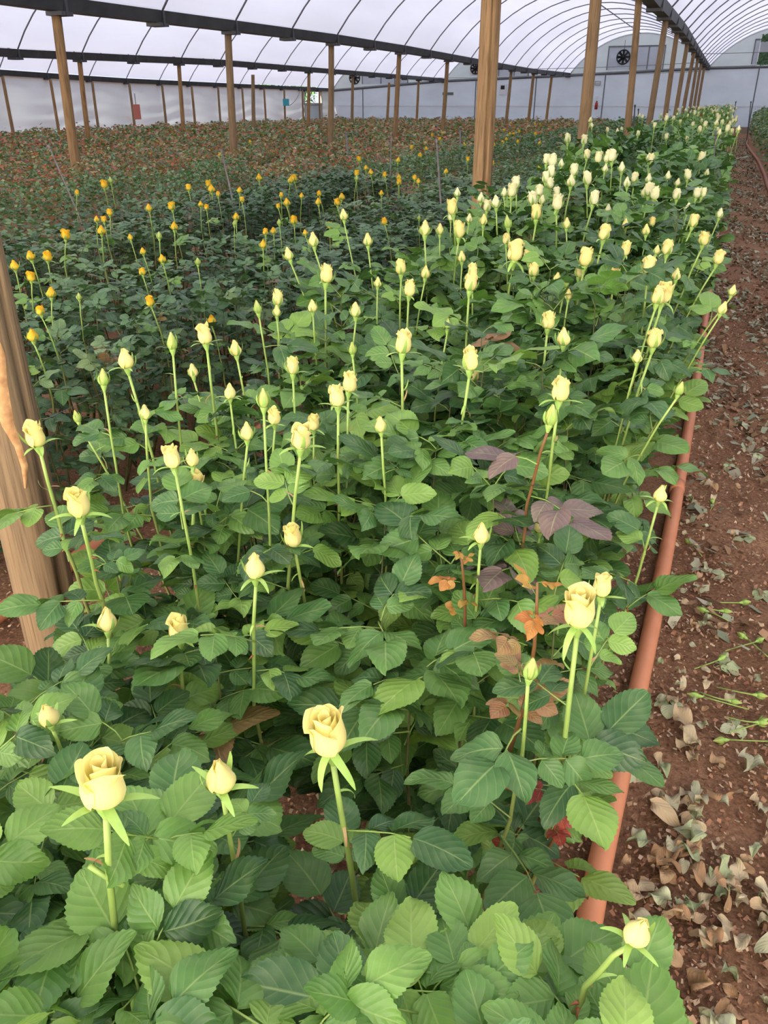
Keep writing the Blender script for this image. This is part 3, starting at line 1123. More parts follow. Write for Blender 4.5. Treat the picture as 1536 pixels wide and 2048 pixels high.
def nb(line):
    cnt_[line] = cnt_.get(line, 0) + 1
    return nth(cnt_[line])


y = .62
while y < 14:
    for line, x0 in (('l', -.98), ('r', -.37)):
        if line == 'r' and y < .95:
            continue
        sd_ += 1
        rr = random.Random(sd_)
        x = (float(np.interp(y, [2.2, 4.5], [-.37, -.29])) if line == 'r' else float(np.interp(y, [.6, 1.3, 2.2], [-.78, -.86, -1.0]))) + rr.uniform(-.07, .07)
        yy = y + rr.uniform(-.06, .06)
        lb_ = 'leafy rose bush, %s from the front in the %s line of the cream bed' % (nb(line), 'path side' if line == 'r' else 'post side')
        det = 2 if y < 1.75 else (1 if y < 5.6 else 0)
        if y < 5.6:
            make_bush(x, yy, top_cream(y, line) * rr.uniform(.94, 1.05), .27 if y > 1.6 and line == 'l' else .2, 'c', det, sd_, 6 if y < 3 else 7, .16 if line == 'r' else .3, .052 if y < 3 else .056, bright=.10, label=lb_)
        else:
            far_bush(x, yy, top_cream(y, line) * rr.uniform(.92, 1.06), 'c', sd_, lb_)
    y += .30 if y < 5.6 else .33

# yellow beds
y = 1.6
while y < 13:
    for x0 in (-2.62, -3.35):
        sd_ += 1
        rr = random.Random(sd_)
        x = x0 + rr.uniform(-.07, .07)
        lb_ = 'dark rose bush, %s from the front in the %s line of the first yellow bed' % (nb(x0), 'near' if x0 == -2.62 else 'far')
        if x0 == -2.62 and y < 5.0:
            make_bush(x, y, rr.uniform(.72, .82), .27, 'y', 0 if y > 3.4 else 1, sd_, 6, .14, .054, label=lb_)
        else:
            far_bush(x, y, rr.uniform(.70, .84), 'y', sd_, lb_)
    y += .33
y = 3.0
while y < 13:
    for x0 in (-4.9, -5.65):
        sd_ += 1
        rr = random.Random(sd_)
        far_bush(x0 + rr.uniform(-.07, .07), y, rr.uniform(.72, .86), 'y', sd_,
                 'dark rose bush, %s from the front in the %s line of the second yellow bed' % (nb(x0), 'near' if x0 == -4.9 else 'far'))
    y += .36


# far beds: foliage nobody could count, one mesh per bed kind
def foliage_stuff(name, label, boxes, palette, weights, dens, size0, cat='foliage'):
    """boxes: (x0, x1, y0, y1, ztop, thick); leaf blades folded along the rib"""
    C_, SZ = [], []
    for x0, x1, y0, y1, zt, th in boxes:
        ya = y0
        while ya < y1:
            yb = min(y1, ya + 4)
            dist = math.hypot(.5 * (x0 + x1), .5 * (ya + yb))
            sc = min(2.6, max(1.0, dist / 14.0))
            n = int(dens * (x1 - x0) * (yb - ya) / sc ** 2)
            px = npr.uniform(x0, x1, n)
            py = npr.uniform(ya, yb, n)
            hump = .10 * np.sin(px * 5.1 + py * 2.3) + .07 * np.sin(py * 6.7 + px) + .05 * np.sin(py * 1.3 - px * 3)
            edge = 1 - np.clip(np.abs((px - .5 * (x0 + x1)) / (.5 * (x1 - x0))), 0, 1) ** 4 * .35
            pz = zt * edge + hump * zt * .8 - th * npr.random(n) ** 1.6
            tall = npr.random(n) < .03
            pz = np.where(tall, pz + npr.uniform(.03, .2, n), pz)
            C_.append(np.stack([px, py, pz], 1))
            SZ.append(size0 * sc * npr.uniform(.65, 1.25, n))
            ya = yb
    C_ = np.concatenate(C_)
    SZ = np.concatenate(SZ)
    n = len(C_)
    az = npr.uniform(0, 2 * PI, n)
    el = npr.normal(.05, .4, n)
    ro = npr.normal(0, .45, n)
    ca, sa, ce, se, cr, sr = np.cos(az), np.sin(az), np.cos(el), np.sin(el), np.cos(ro), np.sin(ro)
    ex = np.stack([ca * ce, sa * ce, se], 1)
    ey0 = np.stack([-sa, ca, 0 * sa], 1)
    ez0 = np.cross(ex, ey0)
    ey = ey0 * cr[:, None] + ez0 * sr[:, None]
    ez = np.cross(ex, ey)
    # leaf: base, left, right, tip, mid
    lx = np.array([-.5, -.05, -.05, .12, .5]) 
    V = np.empty((n, 6, 3))
    pts = [(-.5, 0, 0), (-.12, .33, .07), (-.12, -.33, .07), (.22, .26, .0), (.22, -.26, .0), (.5, 0, -.10)]
    for j, (a, b, c) in enumerate(pts):
        V[:, j] = C_ + SZ[:, None] * (ex * a + ey * b + ez * c)
    idx = np.arange(n)[:, None] * 6
    F = np.concatenate([idx + np.array([0, 2, 4, 5]), idx + np.array([0, 5, 3, 1])])
    pal = np.array(palette)
    pick = npr.choice(len(pal), n, p=np.array(weights) / sum(weights))
    # colours go by shoots, so neighbours share them
    cell = (np.floor(C_[:, 0] * 3.2) * 73856093 + np.floor(C_[:, 1] * 3.2) * 19349663).astype(np.int64)
    pk2 = (np.abs(cell) * 2654435761 % 1000) / 1000.0
    cum = np.cumsum(np.array(weights) / sum(weights))
    shoot = np.searchsorted(cum, pk2)
    pick = np.where(npr.random(n) < .55, np.minimum(shoot, len(pal) - 1), pick)
    tint = pal[pick] * npr.uniform(.75, 1.25, (n, 1))
    me = mesh(name, V.reshape(-1, 3), F, None, True, [M['leaf_stuff']], None, np.repeat(tint, 6, axis=0))
    o = link(name, me)
    return tag(o, label, cat, kind='stuff')


G1, G2_, G3_ = (.065, .16, .05), (.12, .26, .068), (.21, .37, .085)
B1, B2, R1, R2, T1 = (.075, .15, .07), (.17, .27, .13), (.42, .13, .08), (.34, .19, .10), (.38, .35, .17)
foliage_stuff('cream_row_foliage', 'bright green foliage of the cream rose row receding to the far wall',
              [(-1.38, -.62, 14, 60, 1.36, .6), (-.62, .02, 14, 60, 1.36, .65)], [G1, G2_, G3_, (.28, .12, .06)], [4, 5, 3, .35], 900, .062)
foliage_stuff('yellow_bed_foliage', 'dark green foliage of the yellow rose beds farther back',
              [(-3.75, -2.35, 13, 60, .82, .45), (-6.05, -4.6, 13, 60, .84, .45), (-6.05, -4.6, 2.0, 3.1, .8, .5), (-8.35, -6.95, 5, 13, .84, .4)],
              [B1, B2, G1, R2], [5, 4, 3, .7], 800, .058)
red_boxes = []
for k in range(0, 9):
    x1 = -6.95 - 2.3 * k
    red_boxes.append((x1 - 1.5, x1 + .1, 13 if k == 0 else 5.5 + 1.1 * k, 60, .76, .42))
foliage_stuff('reddish_bed_foliage', 'rose beds with reddish brown young foliage filling the far bays', red_boxes, [B1, B2, G1, R1, R2, T1], [3.2, 3, 2, 3.0, 4.0, 2.5], 700, .060)
foliage_stuff('opposite_bed_foliage', 'grey green foliage of the bed across the footpath', [(1.2, 2.7, 15, 60, 1.30, .9)], [B1, B2, T1], [4, 4, 1], 900, .06)

# ------------------------------------------------------------------ blooms
PROF = {
    'vase': ([0, .08, .22, .40, .60, .80, 1], [.30, .66, .92, 1.0, .93, .82, .80]),
    'open': ([0, .08, .22, .40, .60, .80, 1], [.30, .70, .95, 1.0, .95, .88, .90]),
    'bud': ([0, .10, .28, .45, .65, .85, 1], [.32, .72, .98, .97, .72, .38, .16]),
    'green': ([0, .10, .28, .45, .65, .85, 1], [.40, .80, 1.0, .95, .66, .34, .12]),
}


def petal_geo(phi, hw, H, R, prof, top_round, flare, tuck, nu, nv, dip=0.0, tipx=0.0):
    V, U = [], []
    xs_, ys_ = PROF[prof]
    for i in range(nv):
        v = i / (nv - 1)
        pr = float(np.interp(v, xs_, ys_))
        for j in range(nu):
            u = -1 + 2 * j / (nu - 1)
            a = phi + u * hw * (.60 + .40 * min(1, v * 2.2)) * (1 - .10 * max(0, v - .8) / .2)
            top = 1 - top_round * abs(u) ** 2.2 - dip * max(0, u)
            z = H * v * (1 - (1 - top) * v)
            fl = max(0, (v - .72) / .28) ** 2
            r = R * (pr + tuck * u * .10 + flare * fl * (.35 + .65 * abs(u) ** 1.5))
            z -= H * .05 * flare * fl * (.3 + abs(u))
            z += H * tipx * fl * max(0, 1 - abs(u) * 2.2)
            V.append((r * math.cos(a), r * math.sin(a), z))
            U.append((j / (nu - 1), v))
    return V, grid_faces(nu, nv), U


def petal_set(kind, rr):
    """list of petal parameter tuples for a bloom 1 unit high (H) and radius .37"""
    R = {'open': .345, 'vase': .315, 'bud': .335, 'green': .30}[kind]
    out = []
    a0 = rr.uniform(0, 6.28)
    if kind in ('vase', 'open'):
        for k in range(3):
            out.append((a0 + 2.1 * k, 1.25, .97 - .03 * k, R * (.42 if kind == 'vase' else .40), 'vase', .06, .1, 1.0, 0, 0))
        for k in range(3):
            out.append((a0 + .9 + 2.1 * k, 1.15, 1.0 - .04 * k, R * .72, kind, .10, .12, .9, .04, .02))
        for k in range(4):
            out.append((a0 + 1.6 * k + rr.uniform(-.2, .2), 1.10, rr.uniform(.80, 1.0), R * (.97 + .03 * k), kind, rr.uniform(.10, .2), rr.uniform(.15, .45), .8, rr.uniform(0, .14), rr.uniform(0, .09)))
    elif kind == 'bud':
        for k in range(3):
            out.append((a0 + 2.1 * k, 1.3, .98, R * .7, 'bud', .04, 0, 1.0, 0, 0))
        for k in range(3):
            out.append((a0 + .8 + 2.1 * k, 1.3, rr.uniform(.9, 1.0), R * (1 + .02 * k), 'bud', .10, rr.uniform(.1, .5), .9, .08, .03))
    else:
        for k in range(3):
            out.append((a0 + 2.1 * k, 1.3, .95, R * .9, 'green', .04, 0, 1.0, 0, 0))
    return out


def sepal_geo(phi, L, W, R0, mode, rr, n=7):
    """strap from the calyx; mode up / out / down"""
    a0, a1 = {'up': (.55, 1.75), 'hug': (.75, 2.2), 'out': (.45, -.55), 'down': (-.2, -1.45)}[mode]
    a0 += rr.uniform(-.15, .15)
    a1 += rr.uniform(-.5, .5) if mode in ('out', 'down') else rr.uniform(-.15, .15)
    V, U = [], []
    r, z = R0, 0.0
    d = L / (n - 1)
    tw = rr.uniform(-.25, .25)
    for i in range(n):
        s = i / (n - 1)
        w_ = W * (.75 + .6 * s) * (1 - s) ** .75 * (1 if s < 1 else 0) + .0006
        for u in (-1, 0, 1):
            ph = phi + tw * s
            cx_, sx_ = math.cos(ph), math.sin(ph)
            rr_ = r - (.18 * w_ if u else 0)
            V.append((rr_ * cx_ - u * w_ * sx_, rr_ * sx_ + u * w_ * cx_, z))
            U.append((.5 + .5 * u, s))
        ang = a0 + (a1 - a0) * s
        r += d * math.cos(ang)
        z += d * math.sin(ang)
    return V, grid_faces(3, n), U


SEP = {'open': 'down', 'vase': 'out', 'bud': 'up', 'green': 'hug'}


def hip_geo(k=10):
    pr = [(.0036, -.019), (.0046, -.015), (.0074, -.008), (.0090, -.002), (.0098, .003), (.004, .005)]
    V = [(r * math.cos(2 * PI * j / k), r * math.sin(2 * PI * j / k), z) for r, z in pr for j in range(k)]
    return V, grid_faces(k, len(pr), True), [(0, .9)] * len(V)


def bloom_parts(kind, colour, seed, H):
    """meshes with the calyx at the origin, flower along +Z"""
    rr = random.Random(seed)
    pet = []
    for (a, hw, h, R, pf, tr_, fl, tk, dip, tip) in petal_set(kind, rr):
        V, F, U = petal_geo(a, hw, h * H, R * H, pf, tr_, fl, tk, 11, 11, dip, tip)
        pet.append(mesh('petal', V, F, U, True, [M['bud_green' if kind == 'green' else colour]]))
    sep = []
    k = H / .055
    for j in range(5):
        V, F, U = sepal_geo(1.257 * j + rr.uniform(-.15, .15), {'green': .044, 'bud': .047}.get(kind, .046) * rr.uniform(.85, 1.15) * k, (.0070 if kind == 'green' else .0060) * k, .006 * k, 'hug' if kind == 'green' else SEP[kind] if rr.random() < .65 else ('up' if kind == 'vase' else 'out'), rr)
        sep.append(mesh('sepal', V, F, U, True, [M['sepal']]))
    V, F, U = hip_geo()
    hip = mesh('hip', np.array(V) * k, F, U, True, [M['sepal']])
    return pet, sep, hip


_bl = {}


def bloom_joined(kind, colour, v, lod=7):
    key = (kind, colour, v, lod)
    if key not in _bl:
        rr = random.Random(4000 + v * 17)
        mb = MB()
        H = .055
        for (a, hw, h, R, pf, tr_, fl, tk, dip, tip) in petal_set(kind, rr):
            V, F, U = petal_geo(a, hw, h * H, R * H, pf, tr_, fl, tk, lod, lod, dip, tip)
            mb.add(V, F, U, 0)
        pm = mb.build('bloom', [M['bud_green' if kind == 'green' else colour]])
        cb = MB()
        for j in range(5):
            V, F, U = sepal_geo(1.257 * j, .042, .0070 if kind == 'green' else .006, .006, SEP[kind] if j % 2 or kind != 'vase' else 'up', rr, 5)
            cb.add(V, F, U, 0)
        V, F, U = hip_geo(7)
        cb.add(V, F, U, 0)
        _bl[key] = (pm, cb.build('calyx', [M['sepal']]))
    return _bl[key]


def make_rose(P, H, kind, colour, label, group, detail, seed, foot=None, leaf_m='leaf', nleaf=4, name=None, stem_m='stem', first=.13, zfoot=.25):
    """P: calyx position in the scene; foot: where the stem goes into the bush"""
    rr = random.Random(seed)
    P = Vector(P)
    if foot is None:
        foot = Vector((P.x + rr.uniform(-.07, .07), P.y + rr.uniform(-.05, .09), zfoot))
    foot = Vector(foot)
    if colour != 'yellow' and P.y > .9 and P.y < 9:
        foot.x = max(-1.2, min(foot.x, -.16))
    t = thing(name or ('cream_rose' if colour != 'yellow' else 'yellow_rose'), label, 'rose', foot, group)
    k = H / .055
    rel = P - foot
    n = 9
    pts = []
    bow = Vector((rr.uniform(-.035, .035), rr.uniform(-.03, .03), 0))
    zig = rr.uniform(.002, .005)
    for i in range(n):
        s = i / (n - 1)
        q = rel * s + bow * math.sin(PI * s) + Vector((zig * (-1) ** i, zig * math.sin(i * 2.1), 0)) * (1 - s)
        pts.append(q)
    dirv = (pts[-1] - pts[-2]).normalized()
    lean = Vector((rr.uniform(-.16, .16), rr.uniform(-.16, .16), 1))
    dirv = (dirv + lean.normalized()).normalized()
    Q = dirv.to_track_quat('Z', 'Y').to_matrix().to_4x4()
    pts[-1] = rel - dirv * .016 * k
    sk = max(.8, min(1.25, k))
    g, f, u = tube_geo([tuple(p) for p in pts], [.0048 * sk - .0014 * sk * i / (n - 1) for i in range(n)], 7 if detail == 2 else 5)
    link('stem', mesh('stem', g, f, u, True, [M[stem_m]]), t)
    Mb = Matrix.Translation(rel) @ Q @ Matrix.Rotation(rr.uniform(0, 6.28), 4, 'Z')
    if detail == 2:
        pet, sep, hip = bloom_parts(kind, colour, seed, H)
        b = link('bloom', hip, t, Mb)
        for me in pet:
            link('petal', me, b, Matrix.Identity(4))
        for me in sep:
            link('sepal', me, b, Matrix.Identity(4))
        th = MB()                                         # thorns, one small mesh each
        for j in range(3):
            s = rr.uniform(.35, .8)
            i = int(s * (n - 1))
            c = pts[i].lerp(pts[i + 1], s * (n - 1) - i)
            a = rr.uniform(0, 6.28)
            d = Vector((math.cos(a), math.sin(a), -.25))
            g, f, u = tube_geo([tuple(c + d * .003), tuple(c + d * .006), tuple(c + d * .0125 + Vector((0, 0, -.002)))], [.0028, .0017, .0003], 5)
            link('thorn', mesh('thorn', g, f, u, True, [M['thorn']]), t)
        for j in range(2):                                # small dry bracts below the flower
            s = 1 - (rr.uniform(.05, .10) + .04 * j) / max(.3, rel.length)
            i = min(n - 2, int(s * (n - 1)))
            c = pts[i].lerp(pts[i + 1], s * (n - 1) - i)
            V, F, U = sepal_geo(rr.uniform(0, 6.28), rr.uniform(.018, .034), .0022, .003, rr.choice(['out', 'up', 'down']), rr)
            link('bract', mesh('bract', V, F, U, True, [M['bract' if j else 'sepal']]), t, Matrix.Translation(c))
    else:
        pm, cm = bloom_joined(kind, colour, rr.randrange(4), 8 if detail == 1 else 5)
        S_ = Matrix.Scale(k, 4) if colour != 'yellow' else Matrix.Diagonal((k * 1.22, k * 1.22, k * .95, 1))
        link('bloom', pm, t, Mb @ S_)
        link('calyx', cm, t, Mb @ S_)
    az = rr.uniform(0, 6.28)
    ln = rel.length
    for j in range(nleaf):
        dd = first + j * rr.uniform(.065, .10)
        s = 1 - dd / ln
        if s < .2:
            break
        i = min(n - 2, int(s * (n - 1)))
        c = pts[i].lerp(pts[i + 1], s * (n - 1) - i)
        az += 2.4 + rr.uniform(-.4, .4)
        sc = (.55 if j == 0 and rr.random() < .5 else .95) * rr.uniform(.85, 1.12)
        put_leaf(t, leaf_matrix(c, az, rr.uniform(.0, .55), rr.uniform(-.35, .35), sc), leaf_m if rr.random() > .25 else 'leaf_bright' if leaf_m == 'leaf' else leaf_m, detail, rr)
    return t


def zb(y):
    return float(np.interp(y, [.5, 1.0, 3.0, 7.0, 20.0, 50.0], [1.12, 1.18, 1.30, 1.42, 1.47, 1.50]))


def on_surface(x, y, fn, xlo, xhi):
    r = ray(x, y)
    t = 2.0
    for _ in range(60):
        z = fn(t * r.y)
        if r.z < -1e-4:
            t = .5 * t + .5 * min(70, (z - CAMH) / r.z)
        else:
            t = 40
    if t * r.x < xlo:
        t = xlo / r.x
    if t * r.x > xhi and r.x > 0:
        t = xhi / r.x
    return t


NOM = {'open': .060, 'vase': .053, 'bud': .048, 'green': .042}
# pixel of the bloom's middle, its height in pixels, kind, foot pixel offset or None, label
HERO = [
    (200, 1565, 118, 'open', 'largest cream rose, half open with flared petals and drooping sepals, beside a cut stub'),
    (440, 1550, 82, 'bud', 'peach cream bud with upright sepals just behind the largest rose'),
    (660, 1468, 98, 'open', 'tall cream rose with reflexed sepals in front of the dark gap in the bed'),
    (97, 1428, 55, 'bud', 'small pale bud with spread sepals low beside the foot of the thick post'),
    (1268, 1860, 72, 'bud', 'greenish yellow bud alone above bright leaves next to the fallen leaf litter'),
    (72, 870, 54, 'vase', 'cream rose leaning over in front of the torn thick post'),
    (156, 1005, 62, 'vase', 'peach rose with curled sepals just in front of the thick post'),
    (346, 915, 48, 'vase', 'cream rose in front of a smaller twin bud near the thick post'),
    (384, 916, 36, 'bud', 'small bud tucked behind the round cream rose'),
    (385, 970, 54, 'open', 'round cream rose half covered by a dark arching leaf'),
    (212, 1240, 52, 'bud', 'slim bud with upright green sepals beside the foot of the thick post'),
    (358, 1258, 58, 'vase', 'peach rose with long upright sepals above broad leaves'),
    (509, 1133, 56, 'bud', 'pointed cream bud with wide spreading sepals on a zigzag stem'),
    (587, 1070, 52, 'vase', 'small cream rose with upright sepals behind the zigzag stem'),
    (493, 863, 38, 'bud', 'peach bud close to a taller green bud'),
    (548, 832, 36, 'vase', 'cream rose half hidden behind a tall green bud'),
    (600, 873, 55, 'vase', 'upright cream rose with drooping sepals in the middle of the row'),
    (627, 845, 34, 'vase', 'cream rose peeping out behind a taller rose in mid row'),
    (526, 797, 42, 'green', 'tall closed green bud on a brownish stem in mid row'),
    (155, 833, 26, 'green', 'green bud low beside the torn edge of the thick post'),
    (675, 793, 45, 'vase', 'front rose of a touching pair of cream roses'),
    (697, 766, 40, 'vase', 'rear rose of a touching pair of cream roses'),
    (459, 783, 32, 'bud', 'small bud with broad sepals before the soil gap'),
    (205, 755, 36, 'green', 'tall green bud against the dark yellow bed'),
    (252, 718, 42, 'bud', 'pointed cream bud with outspread sepals over a big round leaf'),
    (343, 683, 36, 'green', 'green bud with long sepals on a tall brown stem'),
    (410, 670, 40, 'vase', 'cream rose standing high against the dark yellow bed'),
    (472, 697, 32, 'bud', 'cream bud beside the open patch of soil'),
    (386, 742, 28, 'bud', 'low cream bud under a tall cream rose'),
    (585, 732, 36, 'vase', 'cream rose with spread sepals beyond the soil patch'),
    (1320, 987, 36, 'bud', 'yellowish bud leaning over the terracotta pipe'),
    (963, 1067, 44, 'bud', 'bud with upright sepals beside the reddish young shoot'),
    (1080, 1050, 36, 'vase', 'cream rose mostly hidden behind the purple leaved stem'),
    (1160, 1218, 82, 'open', 'large open pale rose above the path edge of the row'),
    (1205, 1172, 52, 'vase', 'pale rose right behind the large open rose near the pipe'),
    (1120, 780, 50, 'vase', 'cream rose above the purple leaved stem'),
    (805, 686, 46, 'vase', 'tall upright cream rose in the centre of the row'),
    (940, 720, 46, 'vase', 'cream rose with pointed petals above a second bloom'),
    (948, 750, 28, 'vase', 'small bloom directly under a pointed cream rose'),
    (1097, 641, 36, 'vase', 'cream rose on a long straight stem high over mid row'),
    (1128, 674, 36, 'bud', 'wide cream bud with spread sepals in mid row'),
    (1308, 677, 40, 'vase', 'cream rose tilted toward the footpath'),
]
i0 = 0
for i, (x, y, h, kind, lb) in enumerate(HERO):
    tsz = FPX * NOM[kind] / h
    tsf = on_surface(x, y, zb, -1.42, .14)
    t_ = tsz if h >= 50 else .45 * tsz + .55 * tsf
    if lb.startswith('greenish yellow'):
        t_ = .74
    if lb.startswith('small pale bud'):
        t_ = 1.18
    if lb.startswith('large open pale'):
        t_ = 1.10
    if lb.startswith('pale rose right'):
        t_ = 1.22
    r = ray(x, y)
    if t_ * r.x < -1.42:
        t_ = -1.42 / r.x
    H = h * t_ / FPX * 1.04
    C0 = CAM + r * t_ - Vector((0, 0, H * .45))
    foot = None
    if i == 5:
        f_ = at_d(205, 1190, t_ * 1.12)
        foot = (f_.x, f_.y, f_.z - .25)
    if i == 6:
        f_ = at_d(215, 1190, t_ * 1.15)
        foot = (f_.x, f_.y, f_.z - .2)
    if i == 4:
        f_ = at_d(1190, 2010, .80)
        foot = (f_.x, f_.y, f_.z - .1)
    hero = make_rose(C0, H, kind, 'cream', lb, None, 2 if t_ < 2.4 else 1, 300 + i, foot, nleaf=5 if t_ < 2 else 4,
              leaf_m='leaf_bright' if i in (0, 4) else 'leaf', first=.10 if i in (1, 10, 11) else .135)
    if i == 0:                                              # pruned side shoot on its stem
        A_ = C0 - hero.location - Vector((0, 0, .125))
        A_ = (C0 - hero.location) * (1 - .125 / (C0 - hero.location).length)
        B_ = A_ + Vector((-.030, -.012, .032))
        g, f, u = tube_geo([tuple(A_), tuple(A_.lerp(B_, .5) + Vector((-.002, 0, -.003))), tuple(B_)], [.0032, .003, .0034], 7)
        link('cut_stub', mesh('cut_stub', g, f, [(0, .9)] * len(g), True, [M['stem']]), hero)
MIDR = [(516, 614, 28, 'g'), (554, 596, 32, 'v'), (553, 622, 20, 'b'), (580, 508, 26, 'b'), (628, 480, 28, 'b'), (651, 548, 38, 'v'), (625, 612, 26, 'b'), (711, 620, 30, 'b'),
        (705, 697, 25, 'g'), (688, 430, 22, 'b'), (736, 480, 25, 'b'), (802, 535, 30, 'v'), (850, 545, 25, 'b'), (818, 577, 33, 'v'), (940, 565, 37, 'v'), (946, 542, 28, 'v'),
        (918, 460, 32, 'v'), (924, 514, 22, 'b'), (850, 457, 30, 'b'), (880, 459, 22, 'b'), (907, 415, 30, 'v'), (902, 433, 18, 'v'), (915, 385, 18, 'b'), (938, 437, 18, 'b'),
        (962, 396, 20, 'b'), (974, 412, 22, 'v'), (967, 440, 22, 'b'), (993, 404, 25, 'b'), (1009, 385, 18, 'b'), (1024, 381, 27, 'v'), (1033, 366, 24, 'v'), (1017, 444, 26, 'g'),
        (1013, 478, 22, 'v'), (1030, 502, 42, 'o'), (1059, 513, 28, 'v'), (1068, 539, 30, 'v'), (1066, 397, 26, 'v'), (1078, 381, 22, 'v'), (1084, 400, 18, 'b'), (1073, 425, 30, 'v'),
        (1115, 385, 20, 'v'), (1115, 405, 30, 'v'), (1102, 345, 24, 'v'), (1092, 355, 22, 'v'), (1100, 367, 20, 'v'), (1105, 322, 25, 'v'), (1093, 319, 20, 'v'), (1123, 327, 16, 'b'),
        (1136, 277, 22, 'v'), (1168, 280, 20, 'v'), (1142, 362, 24, 'b'), (1149, 340, 24, 'v'), (1134, 447, 22, 'b'), (1175, 357, 26, 'v'), (1174, 309, 18, 'v'), (1197, 315, 22, 'v'),
        (1225, 312, 26, 'v'), (1215, 314, 24, 'v'), (1210, 337, 16, 'b'), (1244, 335, 20, 'b'), (1187, 397, 28, 'v'), (1208, 465, 32, 'v'), (1217, 418, 18, 'b'), (1171, 515, 38, 'v'),
        (1159, 540, 30, 'v'), (1113, 555, 18, 'b'), (1130, 565, 25, 'g'), (1137, 589, 22, 'b'), (1228, 551, 32, 'v'), (1250, 498, 28, 'v'), (1252, 448, 20, 'b'), (1255, 365, 20, 'b'),
        (1270, 355, 20, 'v'), (1297, 357, 18, 'b'), (1293, 460, 22, 'b'), (1305, 443, 18, 'v'), (1298, 532, 38, 'v'), (1313, 500, 18, 'b'), (1335, 495, 30, 'v'), (1298, 380, 26, 'v'),
        (1310, 387, 26, 'v'), (1289, 385, 20, 'b'), (1335, 352, 18, 'b'), (1354, 389, 22, 'v'), (1354, 365, 16, 'b'), (1376, 350, 20, 'v'), (1375, 417, 20, 'b'), (1384, 420, 20, 'g'),
        (1386, 442, 26, 'v'), (1353, 549, 24, 'b'), (1328, 585, 40, 'o'), (1315, 592, 36, 'v'), (1393, 387, 20, 'v'), (1404, 386, 20, 'v'), (1407, 477, 28, 'v'), (1435, 515, 28, 'v'),
        (1439, 427, 20, 'b'), (1464, 581, 22, 'b'), (1443, 616, 26, 'b'), (1275, 713, 24, 'b'), (1358, 776, 22, 'g'), (1403, 315, 20, 'v'), (1413, 345, 14, 'b'), (1303, 317, 18, 'v'), (1298, 315, 16, 'b'),
        (289, 825, 16, 'b'), (755, 565, 16, 'b'), (895, 650, 15, 'g'), (762, 850, 18, 'b'), (1060, 1337, 24, 'g'), (1098, 838, 42, 'G')]
KD = {'v': 'vase', 'b': 'bud', 'g': 'green', 'G': 'green', 'o': 'open'}
for i, (x, y, h, kd) in enumerate(MIDR):
    if kd == 'G':
        continue
    kind = KD[kd]
    t_ = on_surface(x, y, zb, -1.45, .16)
    tsz = FPX * NOM[kind] * 1.15 / h
    t_ = .75 * t_ + .25 * min(max(tsz, .5 * t_), 1.4 * t_)
    r = ray(x, y)
    if t_ * r.x < -1.45:
        t_ = -1.45 / r.x
    H = min(.085, max(.036, h * t_ / FPX * 1.04))
    C0 = CAM + r * t_ - Vector((0, 0, H * .45))
    if kd == 'g':
        lb, gp = 'closed green rose bud among the cream roses of mid row', 'closed green buds of mid row'
    elif t_ < 3.6:
        lb, gp = 'cream rose standing on a long stem in the middle stretch of the row', 'cream roses of the middle stretch'
    else:
        lb, gp = 'pale cream rose farther back beyond the grey cracked post', 'cream roses farther back'
    lb = spot({'g': 'closed green bud in the cream row', 'b': 'pointed cream bud', 'v': 'upright cream rose', 'o': 'wide open cream rose'}[kd], x, y)
    make_rose(C0, H, kind, 'cream' if t_ < 3.6 else 'cream_far_lit', lb, gp, 1, 700 + i, None, nleaf=5 if t_ < 4 else 3, zfoot=.5, first=.10)
# roses of the far stretch
rr = random.Random(77)
n_far = 0
while n_far < 160:
    yy = 9 + 50 * rr.random() ** 1.35
    xx = rr.uniform(-1.45, .12)
    H = rr.uniform(.056, .072)
    C0 = Vector((xx, yy, zb(yy) + rr.uniform(-.04, .14)))
    make_rose(C0, H, rr.choice(['vase', 'vase', 'bud']), 'cream_far_lit', 'tiny pale cream rose in the far stretch of the row', 'cream roses of the far stretch', 0, 2000 + n_far, (xx, yy, C0.z - .4), nleaf=0)
    n_far += 1

# purple leaved stem with a green bud
C0 = at_d(1098, 850, 1.42)
f_ = at_d(1055, 1200, 1.62)
make_rose(C0, .042, 'green', 'cream', 'tall stem with purple bronze leaves and a closed green bud', None, 2, 811, (f_.x, f_.y, f_.z - .1), leaf_m='leaf_purple', nleaf=5, stem_m='stem_red', first=.085)


def shoot(px_top, d0, px_foot, d1, label, mats, nleaf, scale, seed, tip=True):
    rr = random.Random(seed)
    T, Fp = at_d(*px_top, d0), at_d(*px_foot, d1)
    t = thing('young_shoot', label, 'shoot', Fp)
    rel = T - Fp
    P = [rel * s + Vector((.012 * math.sin(PI * s), 0, 0)) for s in np.linspace(0, 1, 7)]
    g, f, u = tube_geo([tuple(p) for p in P], [.0042, .004, .0036, .0033, .003, .0026, .002], 6)
    link('stem', mesh('stem', g, f, u, True, [M['stem_red']]), t)
    az = rr.uniform(0, 6.28)
    for j in range(nleaf):
        s = 1 - .9 * (j / max(1, nleaf)) ** 1.2
        c = rel * s
        az += 2.4
        m_ = mats[min(len(mats) - 1, int(j / nleaf * len(mats)))]
        put_leaf(t, leaf_matrix(c, az, rr.uniform(.1, .8), rr.uniform(-.6, .6), scale * (.45 + .55 * min(1, j / 3)) * rr.uniform(.8, 1.1)), m_, 2, rr)
    return t


